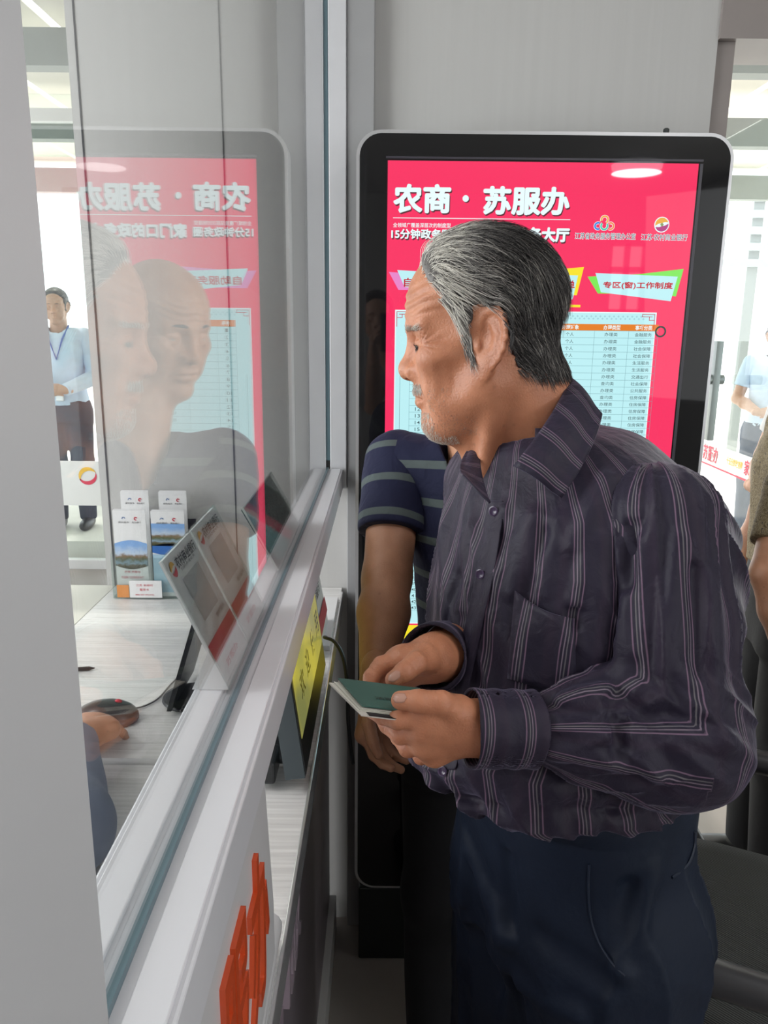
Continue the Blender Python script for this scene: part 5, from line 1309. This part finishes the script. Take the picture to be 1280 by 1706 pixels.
# ============================================================ the other people
def gen_hand(w, d, pn, side, curl=.5, sc_=1.0, h=.003):
    """w wrist, d pointing direction, pn palm normal, side=+1: thumb towards cross(d,pn)"""
    w = np.array(w, float); d = np.array(d, float); d /= np.linalg.norm(d); pn = np.array(pn, float); pn -= d*(pn@d); pn /= np.linalg.norm(pn); t = np.cross(d, pn)*side
    J = {}
    lens = dict(index=(.040, .024, .020), middle=(.044, .028, .021), ring=(.040, .026, .020), pinky=(.031, .020, .018))
    for k, (off, fwd) in dict(index=(.030, .088), middle=(.010, .092), ring=(-.010, .088), pinky=(-.029, .080)).items():
        p = w+(d*fwd+t*off)*sc_; pts = [p]; a = .25*curl
        for i, L_ in enumerate(lens[k]):
            a2 = a+curl*(.55, .75, .45)[i]; a = a2; p = p+(d*math.cos(a)+pn*math.sin(a)+t*off*1.2)*L_*sc_; pts.append(p)
        J[k] = pts
    p0 = w+(d*.025+t*.026+pn*.008)*sc_; p1 = p0+(d*.030+t*.020+pn*.012)*sc_; p2 = p1+(d*.030+t*.004+pn*.012*(.5+curl))*sc_; p3 = p2+(d*.022-t*.004+pn*.008*(.5+curl))*sc_
    J['thumb'] = [p0, p1, p2, p3]
    R_ = {k: [q*sc_ for q in v] for k, v in RF.items()}
    V, Fq, f = build_hand(J, R_, w, w-d*.03, h, fr=(.030*sc_, .030*sc_)); return V, Fq
def lerp(a, b, t): return np.array(a)*(1-t)+np.array(b)*t
def plain_cloth(name, c, **k): return mat(name, c, k.pop('rough', .75), noise=k.pop('noise', .12), nscale=30, bump=.3, bscale=90, **k)
def figure(label, foot, fd, H=1.70, head=None, hd=None, arms=None, shirt_m=None, trou_m=None, sleeve=.45, skin=None, hair_tone=.05, hairy=True, hs=.004, hb=.008, curl=.5, lean=(0, 0), wide=1.0, stripes=None, long_hair=False, S=None, hands=True, neck=None, age=.3, hem=None, shoes=True):
    """a clothed standing figure; arms = {side: (shoulder, elbow, wrist, hand_dir, palm_normal)} in world space or offsets"""
    k = H/1.70; foot = np.array(foot, float); f3 = np.array([fd[0], fd[1], 0], float); f3 /= np.linalg.norm(f3); l3 = np.array([-f3[1], f3[0], 0]); skin = skin or m_skin2
    e = thing('person', label, 'person', tuple(foot))
    ln = np.array([lean[0], lean[1], 0.])
    def B(f_, l_, z_): return foot+f3*f_*k+l3*l_*k+np.array([0, 0, z_*k])+ln*max(0, (z_-.9)/.5)
    shp = {s: B(.0, s*.165*wide, 1.375) for s in (1, -1)}
    nk = B(.0, 0, 1.43) if neck is None else np.array(neck, float)
    hc = (B(.035, 0, 1.575) if head is None else np.array(head, float)); hdv = np.array(hd if hd is not None else (fd[0], fd[1], -.1), float)
    Rh = frame(hdv); Sx = (.90*k, .92*k, .95*k); Sm = .92*k
    HWl = lambda x, y, z: hc+Rh@np.array([x*Sx[0], y*Sx[1], z*Sx[2]])
    def hf_(P):
        d = head_field(in_head(P, hc, Rh, Sx), age)*Sm
        d = smin(d, cap(P, HWl(-.03, 0, -.04), nk+np.array([0, 0, -.04]), .054*k, .060*k), .025)
        return smin(d, ell(P, nk+np.array([0, 0, -.105])-f3*.01, (.085*k, .085*k, .045*k)), .04)
    lo = np.minimum(hc-.17*k, nk-.15); hi = np.maximum(hc+.17*k, nk+.15)
    parts = [mesh_sdf(hf_, lo, hi, hs)]
    J_ = {}
    for s in (1, -1):
        a = (arms or {}).get(s)
        if a is None:
            sh_ = shp[s]; el = B(.01, s*.235*wide, 1.10); wr = B(.06, s*.245*wide, .86); hdir = (f3[0]*.15, f3[1]*.15, -1); pn = -l3*s
        else:
            sh_, el, wr, hdir, pn = [np.array(q, float) for q in a]
        J_[s] = (sh_, el, wr)
        af = lambda P, sh_=sh_, el=el, wr=wr: smin(smin(cap(P, sh_, el, .050*k, .042*k), cap(P, el, lerp(el, wr, .35), .041*k, .043*k), .015), cap(P, lerp(el, wr, .35), wr, .043*k, .028*k), .015)
        al = np.array([sh_, el, wr]); parts.append(mesh_sdf(af, al.min(0)-.07, al.max(0)+.07, hb*.7))
        if hands: parts.append(gen_hand(wr, hdir, pn, -s, curl, k*.86, max(.003, hs*.8)))
    Vx, Fx = join_np(parts); np_mesh('body', Vx, Fx, skin, e)
    # torso garment
    T0 = [(.80, 0, 0, .115, .160), (.92, 0, 0, .118, .165), (1.02, 0, 0, .112, .150), (1.15, .005, 0, .118, .155), (1.28, .008, 0, .122, .170), (1.36, 0, 0, .105, .150), (1.42, -.01, 0, .078, .105), (1.48, -.01, 0, .062, .07)]
    tb = []
    for z_, fo, lo_, a_, b_ in T0:
        c_ = B(fo, lo_, z_); tb.append((c_[2], c_[0], c_[1], a_*k*1.05, b_*k*wide))
    tfl, tcl, _, _ = torso_tab(tb, fd)
    zt = nk[2]-.005; zh = (foot[2]+.90*k) if hem is None else hem
    def sf(P):
        d = tfl(P, zt, zh, .03)
        for s in (1, -1):
            sh_, el, wr = J_[s]
            d = smin(d, cap(P, nk+np.array([0, 0, -.06]), sh_, .055*k, .058*k), .04)
        d = d-.0035*noise3(P*np.array([1, 1, .55], np.float32), 38, 7)-.002*(1-np.abs(noise3(P, 48, 8)))
        return smax(d, -cap(P, nk+np.array([0, 0, -.07])+f3*.02, hc-np.array([0, 0, .03]), .058*k, .062*k), .006)
    allp = np.array([q for s in J_ for q in J_[s][:1]]+[np.array([t_[1], t_[2], t_[0]]) for t_ in tb if t_[0] > zh-.05])
    Vx, Fx = mesh_sdf(sf, allp.min(0)-.24*k, allp.max(0)+.22*k, hb)
    sc_a = dict(s=(Vx[:, 2]+.25*tcl(Vx)**2)) if stripes else None
    np_mesh('shirt', Vx, Fx, shirt_m, e, sc_a)
    for s in (1, -1):
        sh_, el, wr = J_[s]
        if sleeve <= 1: tip = lerp(sh_, el, sleeve*1.3 if sleeve < .77 else 1); pts = [sh_, tip]
        else: tip = wr; pts = [sh_, el, wr]
        def slf(P):
            d = cap(P, pts[0], pts[1], .062*k, .060*k)
            if len(pts) == 3: d = smin(d, cap(P, pts[1], pts[2], .056*k, .042*k), .02)
            ax = (pts[-1]-pts[-2]); ax = ax/np.linalg.norm(ax)
            d = d-.0025*noise3(P, 45, 3); t_ = ((P-pts[-1].astype(np.float32))@ax.astype(np.float32))
            return smax(d, t_, .004)
        al = np.array(pts); Vx, Fx = mesh_sdf(slf, al.min(0)-.10, al.max(0)+.10, hb*.8)
        at_ = None
        if stripes: ax = (tip-sh_)/np.linalg.norm(tip-sh_); at_ = dict(s=-((Vx-sh_)@ax)+.02)
        np_mesh('sleeve', Vx, Fx, shirt_m, e, at_)
    # trousers and shoes
    def tr(P):
        d = tfl(P, zh+.03, foot[2]+.78*k, .01)-.001
        if hem is not None: d = d+.006
        for s in (1, -1):
            hp_, kn, an = B(0, s*.085, .84), B(.02, s*.095, .48), B(0, s*.10, .08)
            d = smin(d, cap(P, hp_, kn, .098*k, .075*k), .04); d = smin(d, cap(P, kn, an, .075*k, .058*k), .03)
        return smax(d-.004*noise3(P*np.array([1, 1, .5], np.float32), 26, 11), foot[2]+.055-P[:, 2], .004)
    c_ = B(0, 0, .5); Vx, Fx = mesh_sdf(tr, c_-np.array([.30, .30, .49])*k, c_+np.array([.30, .30, .55])*k, hb*1.3); np_mesh('trousers', Vx, Fx, trou_m, e)
    if shoes:
        for s in (1, -1):
            a_ = B(0, s*.10, .05)
            def shoe(P):
                d = ell(P, a_+f3*.07*k+np.array([0, 0, -.018*k]), (.14*k, .047*k, .040*k), rotm(f3, l3)); d = smin(d, ell(P, a_+np.array([0, 0, .0]), (.055*k, .045*k, .055*k), rotm(f3, l3)), .02); return smax(d, foot[2]+.002-P[:, 2], .002)
            Vx, Fx = mesh_sdf(shoe, a_-np.array([.26, .26, .09]), a_+np.array([.26, .26, .10]), .007); np_mesh('shoe', Vx, Fx, m_shoe, e)
    # hair
    def hc_f(P):
        Q = in_head(P, hc, Rh, Sx); Qs = Q.copy(); Qs[:, 1] = np.abs(Qs[:, 1]); sdd = scalp_dist(Q)
        if not hairy: sdd = np.maximum(sdd, np.maximum(Q[:, 2]-.028, -.01-Q[:, 2]*0-.02)); sdd = np.maximum(sdd, Q[:, 2]-.026)
        h_ = (.010*np.clip((Q[:, 2]-.02)/.05, 0, 1)+.003) if hairy else .0012
        ez = ell(Qs, (-.016, .085, -.002), (.026, .026, .040)); gr = .0011*np.sin(Q[:, 1]*500+6*np.sin(Q[:, 2]*60)+3*np.sin(Q[:, 0]*80))
        d = smax(smax(hf_(P)-h_*k-gr, sdd+.001, .004), -ez, .004)
        if long_hair: d = smin(d, ell(P, HWl(-.035, 0, .0), (.095*k, .095*k, .12*k)), .02); d = smax(d, -ell(P, HWl(.09, 0, -.02), (.09*k, .07*k, .12*k)), .01)
        return d
    Vx, Fx = mesh_sdf(hc_f, hc-.17*k, hc+.17*k, max(.0025, hs*.8)); 
    if len(Vx): np_mesh('hair', Vx, Fx, m_hair, e, dict(tone=np.clip(hair_tone+.04*noise3(Vx, 200, 3), 0, 1)))
    def strip(nm, a, b_, r_, tone):
        def sfn(P): return poly_cap(P, [HWl(*a), HWl(*b_)], [r_*k, r_*.5*k])
    # brows and eyes
    bb = MB()
    for s in (1, -1):
        pts = [HWl(.0925, s*.012, .026), HWl(.0905, s*.026, .0295), HWl(.0770, s*.046, .0265)]; bb = MB(); bb.tube(smooth_pts([Vector(tuple(q)) for q in pts], 4), [.0016*k+.0014*k*math.sin(PI*i/8) for i in range(9)], 6); bb.build('eyebrow', MATS['brow_dark'], e, smooth=True)
    eyes(e, HWl, Sm, m_eye, m_iris)
    return e, J_, HWl, B, f3, l3
mat('brow_dark', (.03, .022, .02), .7)

# ---- the bald man behind, leaning in over the counter
m_tee = stripe_cloth('striped_tee', (.012, .014, .042), [(.5, .20, (.085, .105, .105))], .064, rough=.8, sheen=.2)
m_black = plain_cloth('black_cloth', (.010, .010, .012))
nkb = W(806, 728, 1.335); hb_ = np.array([.122, 1.395, 1.590])
bR = (W(662, 772, 1.41), W(645, 962, 1.33), W(628, 1140, 1.22), (-.02, -.10, -1), (.75, -.6, 0))
fb = np.array([nkb[0]+.045, nkb[1]+.05, 0])
figure('balding person in a navy T-shirt with grey stripes leaning in behind', fb, (-.30, -.95), H=1.66, head=hb_, hd=(-.80, -.60, -.26), neck=nkb,
       arms={-1: bR, 1: (nkb+np.array([.165, -.01, -.055]), nkb+np.array([.22, .0, -.30]), nkb+np.array([.19, -.06, -.52]), (0, -.3, -1), (-1, 0, 0))},
       shirt_m=m_tee, trou_m=m_black, sleeve=.48, skin=m_skin2, hairy=False, hair_tone=.12, hs=.0022, hb=.0045, stripes=True, lean=(-.012, -.03), age=1.0, curl=.75, hem=.86, wide=.95)
# ---- people outside and in the doorway
m_blue = plain_cloth('pale_blue_shirt', (.55, .68, .85)); m_nvy = plain_cloth('navy_trouser_cloth', (.025, .03, .06)); m_jean = plain_cloth('jeans', (.05, .075, .13)); m_wht_c = plain_cloth('white_cloth', (.75, .75, .75))
p0 = np.array([(121-640)*5.75/1300, 5.62, .13])
def clasp(e_foot, fd, k=1.0, z=1.02, out=.24):
    f3 = np.array([fd[0], fd[1], 0.]); f3 /= np.linalg.norm(f3); l3 = np.array([-f3[1], f3[0], 0]); o = np.array(e_foot)
    A = {}
    for s in (1, -1):
        sh_ = o+l3*s*.165+np.array([0, 0, 1.375]); el = o+l3*s*.235+f3*.02+np.array([0, 0, 1.10]); wr = o+l3*s*.065+f3*out+np.array([0, 0, z+.03*s*0]); A[s] = (sh_, el, wr, -l3*s*1.0+f3*.3, -f3+np.array([0, 0, -.3]))
    return A
e, J_, HWl, B, f3, l3 = figure('person outside at left in a pale blue shirt with a blue lanyard, hands clasped', p0, (.15, -1), H=1.70, arms=clasp(p0, (.15, -1)), shirt_m=m_blue, trou_m=m_nvy, sleeve=2, skin=m_skin3, hs=.0035, hb=.012)
b = MB(); pts = [B(.02, .07, 1.45), B(.125, .045, 1.36), B(.145, .0, 1.22), B(.125, -.045, 1.36), B(.02, -.07, 1.45)]; b.tube([Vector(tuple(q)) for q in pts], .006, 6); b.build('lanyard', mat('lanyard_blue', (.02, .10, .45), .5), e)
b = MB(); c_ = B(.13, 0, .955); b.box(c_-np.array([.026, .012, .02]), c_+np.array([.026, .012, .02]), .004); b.build('belt_buckle', m_silver, e)
p1 = np.array([(1262-640)*6.2/1300, 6.05, -.02])
figure('person outside at right in a light blue short-sleeved shirt, hands together', p1, (-.5, -1), H=1.70, arms=clasp(p1, (-.5, -1)), shirt_m=m_blue, trou_m=m_jean, sleeve=.5, skin=m_skin3, hs=.005, hb=.012)
p2 = np.array([1.66, 2.95, 0])
figure('person in a white short-sleeved top at the right edge, cut by the frame', p2, (-1, -.4), H=1.62, arms=clasp(p2, (-1, -.4)), shirt_m=m_wht_c, trou_m=m_black, sleeve=.5, skin=m_skin3, hs=.006, hb=.012)
def floral():
    m = bpy.data.materials.new('brown_floral'); m.use_nodes = True; nt = m.node_tree; q = nt.nodes['Principled BSDF']; L_ = nt.links.new
    tc = nt.nodes.new('ShaderNodeTexCoord'); v = nt.nodes.new('ShaderNodeTexVoronoi'); v.inputs['Scale'].default_value = 45; v.feature = 'SMOOTH_F1'
    n = nt.nodes.new('ShaderNodeTexNoise'); n.inputs['Scale'].default_value = 60; n.inputs['Distortion'].default_value = 3; L_(tc.outputs['Object'], n.inputs['Vector']); L_(tc.outputs['Object'], v.inputs['Vector'])
    r = nt.nodes.new('ShaderNodeValToRGB'); el = r.color_ramp.elements; r.color_ramp.interpolation = 'CONSTANT'; el[0].color = (.10, .07, .03, 1); el[1].position = .5; el[1].color = (.30, .24, .14, 1); x = el.new(.62); x.color = (.07, .05, .04, 1); x = el.new(.36); x.color = (.20, .15, .08, 1)
    L_(n.outputs['Fac'], r.inputs[0]); L_(r.outputs[0], q.inputs['Base Color']); q.inputs['Roughness'].default_value = .8; return m
p3 = np.array([1.12, 2.02, 0])
f3 = np.array([-.8, -.6, 0]); l3 = np.array([.6, -.8, 0])
figure('person in a brown patterned top and black trousers standing in the right doorway', p3, (-.95, .1), H=1.66,
       arms={1: (W(1318, 812, 1.86), W(1282, 955, 1.80), W(1325, 1130, 1.80), (.2, 0, -1), (-1, 0, 0))}, shirt_m=floral(), trou_m=m_black, sleeve=.52, skin=m_skin2, hs=.005, hb=.008, hem=.98, wide=1.1, long_hair=True)
# ---- the clerk behind the partition, only a grey sleeve shows past the post
pc = np.array([-.96, .50, 0])
figure('clerk in a blue-grey long-sleeved shirt seated behind the glass, forearm on the counter', pc, (1, .15), H=1.55,
       arms={1: ((-.93, .68, 1.20), (-.85, .85, 1.01), (-.72, 1.02, .99), (.6, 1, -.1), (0, 0, -1)), -1: ((-.80, .48, 1.20), tuple(onZ(112, 1380, 1.012)), tuple(onZ(118, 1240, 1.006)), (.25, 1, -.1), (0, 0, -1))},
       shirt_m=plain_cloth('blue_grey_shirt', (.20, .23, .30)), trou_m=m_black, sleeve=2, skin=m_skin2, hs=.005, hb=.010)

# ---- the one taking the picture, mirrored in the black edge of the kiosk
p4 = np.array([.13, -.62, 0])
figure('person holding up a dark phone, seen only mirrored in the black edge of the kiosk', p4, (-.2, 1), H=1.66, head=(-.045, -.46, 1.64), hd=(.05, 1, -.1), neck=(.03, -.56, 1.45),
       arms={1: ((-.03, -.60, 1.40), (-.06, -.42, 1.22), (-.055, -.16, 1.47), (0, .3, 1), (1, 0, 0)), -1: ((.27, -.64, 1.38), (.25, -.42, 1.20), (.085, -.17, 1.47), (-.1, .3, 1), (-1, 0, 0))},
       shirt_m=plain_cloth('grey_white_shirt', (.40, .42, .42)), trou_m=m_black, sleeve=.5, skin=m_skin3, hs=.004, hb=.009)
ph = thing('phone', 'dark phone held up behind the viewpoint, mirrored in the kiosk edge', 'phone', (.015, -.03, 1.55))
b = MB(); b.box((-.022, -.030, 1.49), (.055, -.021, 1.655), .006); b.build('phone_body', m_plas, ph)
b = MB(); b.box((-.014, -.021, 1.61), (.014, -.0185, 1.645), .003); b.build('camera_bump', m_box, ph)

# ============================================================ office chair at lower right
cf = np.array([-.90, .44, 0]); cl = np.array([-cf[1], cf[0], 0]); cc = np.array([.68, 1.24, 0])
ch = thing('office_chair', 'black mesh office chair with looped armrests at the lower right', 'chair', tuple(cc))
def CW(f_, l_, z_): return cc+cf*f_+cl*l_+np.array([0, 0, z_])
m_mesh = bpy.data.materials.new('black_mesh'); m_mesh.use_nodes = True; nt = m_mesh.node_tree; q = nt.nodes['Principled BSDF']
tc = nt.nodes.new('ShaderNodeTexCoord'); wv = nt.nodes.new('ShaderNodeTexWave'); wv.inputs['Scale'].default_value = 95; wv.bands_direction = 'DIAGONAL'; wv.inputs['Distortion'].default_value = .6
nt.links.new(tc.outputs['Object'], wv.inputs['Vector']); bp = nt.nodes.new('ShaderNodeBump'); bp.inputs['Strength'].default_value = .7; bp.inputs['Distance'].default_value = .002
nt.links.new(wv.outputs['Fac'], bp.inputs['Height']); nt.links.new(bp.outputs[0], q.inputs['Normal']); q.inputs['Base Color'].default_value = (.008, .010, .011, 1); q.inputs['Roughness'].default_value = .6
pts = []; n = 16
for i in range(n+1):
    for j in range(n+1):
        u, v = i/n*2-1, j/n*2-1; r_ = (abs(u)**3.5+abs(v)**3.5)**(1/3.5); m_ = max(abs(u), abs(v)); kk = (m_/r_) if r_ > 0 else 1
        f_, l_ = u*kk*.26, v*kk*.255; pts.append(CW(f_, l_, .485-.03*max(0, u)**3-.012*(1-u*u)*(1-v*v)+.02*max(0, -u)**2))
grid_pts('seat', pts, n+1, n+1, m_mesh, ch, .05)
pts = []
for i in range(n+1):
    for j in range(n+1):
        u, v = i/n*2-1, j/n; w_ = .235*(1-.15*(v-.4)**2*2)*(1 if v < .9 else 1-.6*(v-.9)*3); pts.append(CW(-.27-.09*v+.05*u*u-.05*v*v, u*w_, .56+.50*v))
grid_pts('backrest', pts, n+1, n+1, m_mesh, ch, .018)
for s in (-1, 1):
    P_ = [CW(.10, s*0.285, .47), CW(.14, s*0.315, .52), CW(.16, s*0.330, .59), CW(.10, s*0.335, .655), CW(-.05, s*0.340, .67), CW(-.16, s*0.335, .655), CW(-.20, s*0.325, .59), CW(-.15, s*0.305, .51), CW(-.11, s*0.275, .47)]
    b = MB(); b.tube(smooth_pts([Vector(tuple(q)) for q in P_], 6), .019, 12); arm = b.build('armrest', m_plas, ch, smooth=True)
    b = MB(); b.tube(smooth_pts([Vector(tuple(CW(x, s*0.337, .678-.02*abs(x+.05)))) for x in (-.18, -.12, -.05, .02, .10)], 5), [.016]+[.027]*19+[.014], 12); b.build('arm_pad', mat('arm_pad_grey', (.05, .05, .055), .28), ch, smooth=True)
P_ = [CW(-.10, 0, .44), CW(-.24, 0, .46), CW(-.33, 0, .55), CW(-.36, 0, .75)]
b = MB(); b.tube(smooth_pts([Vector(tuple(q)) for q in P_], 5), .022, 10); b.build('back_support', m_plas, ch, smooth=True)
b = MB(); b.tube([CW(0, 0, .10), CW(0, 0, .26), CW(0, 0, .262), CW(0, 0, .45)], [.028, .028, .018, .018], 16); b.lathe(CW(0, 0, .435), [(.09, 0), (.10, .015), (.09, .025)], 16); b.build('column', m_plas, ch, smooth=True)
for k_ in range(5):
    a = k_*2*PI/5+.3; d_ = cf*math.cos(a)+cl*math.sin(a)
    b = MB(); b.tube([CW(0, 0, .12), cc+d_*.15+np.array([0, 0, .105]), cc+d_*.30+np.array([0, 0, .085])], [.026, .022, .016], 10); b.build('leg', m_plas, ch, smooth=True)
    c_ = cc+d_*.30+np.array([0, 0, .030]); t_ = np.cross(d_, (0, 0, 1)); b = MB(); b.lathe(c_-t_*.02, [(.030, 0), (.030, .04)], 18, t_); b.build('caster', m_plas, ch, smooth=True)
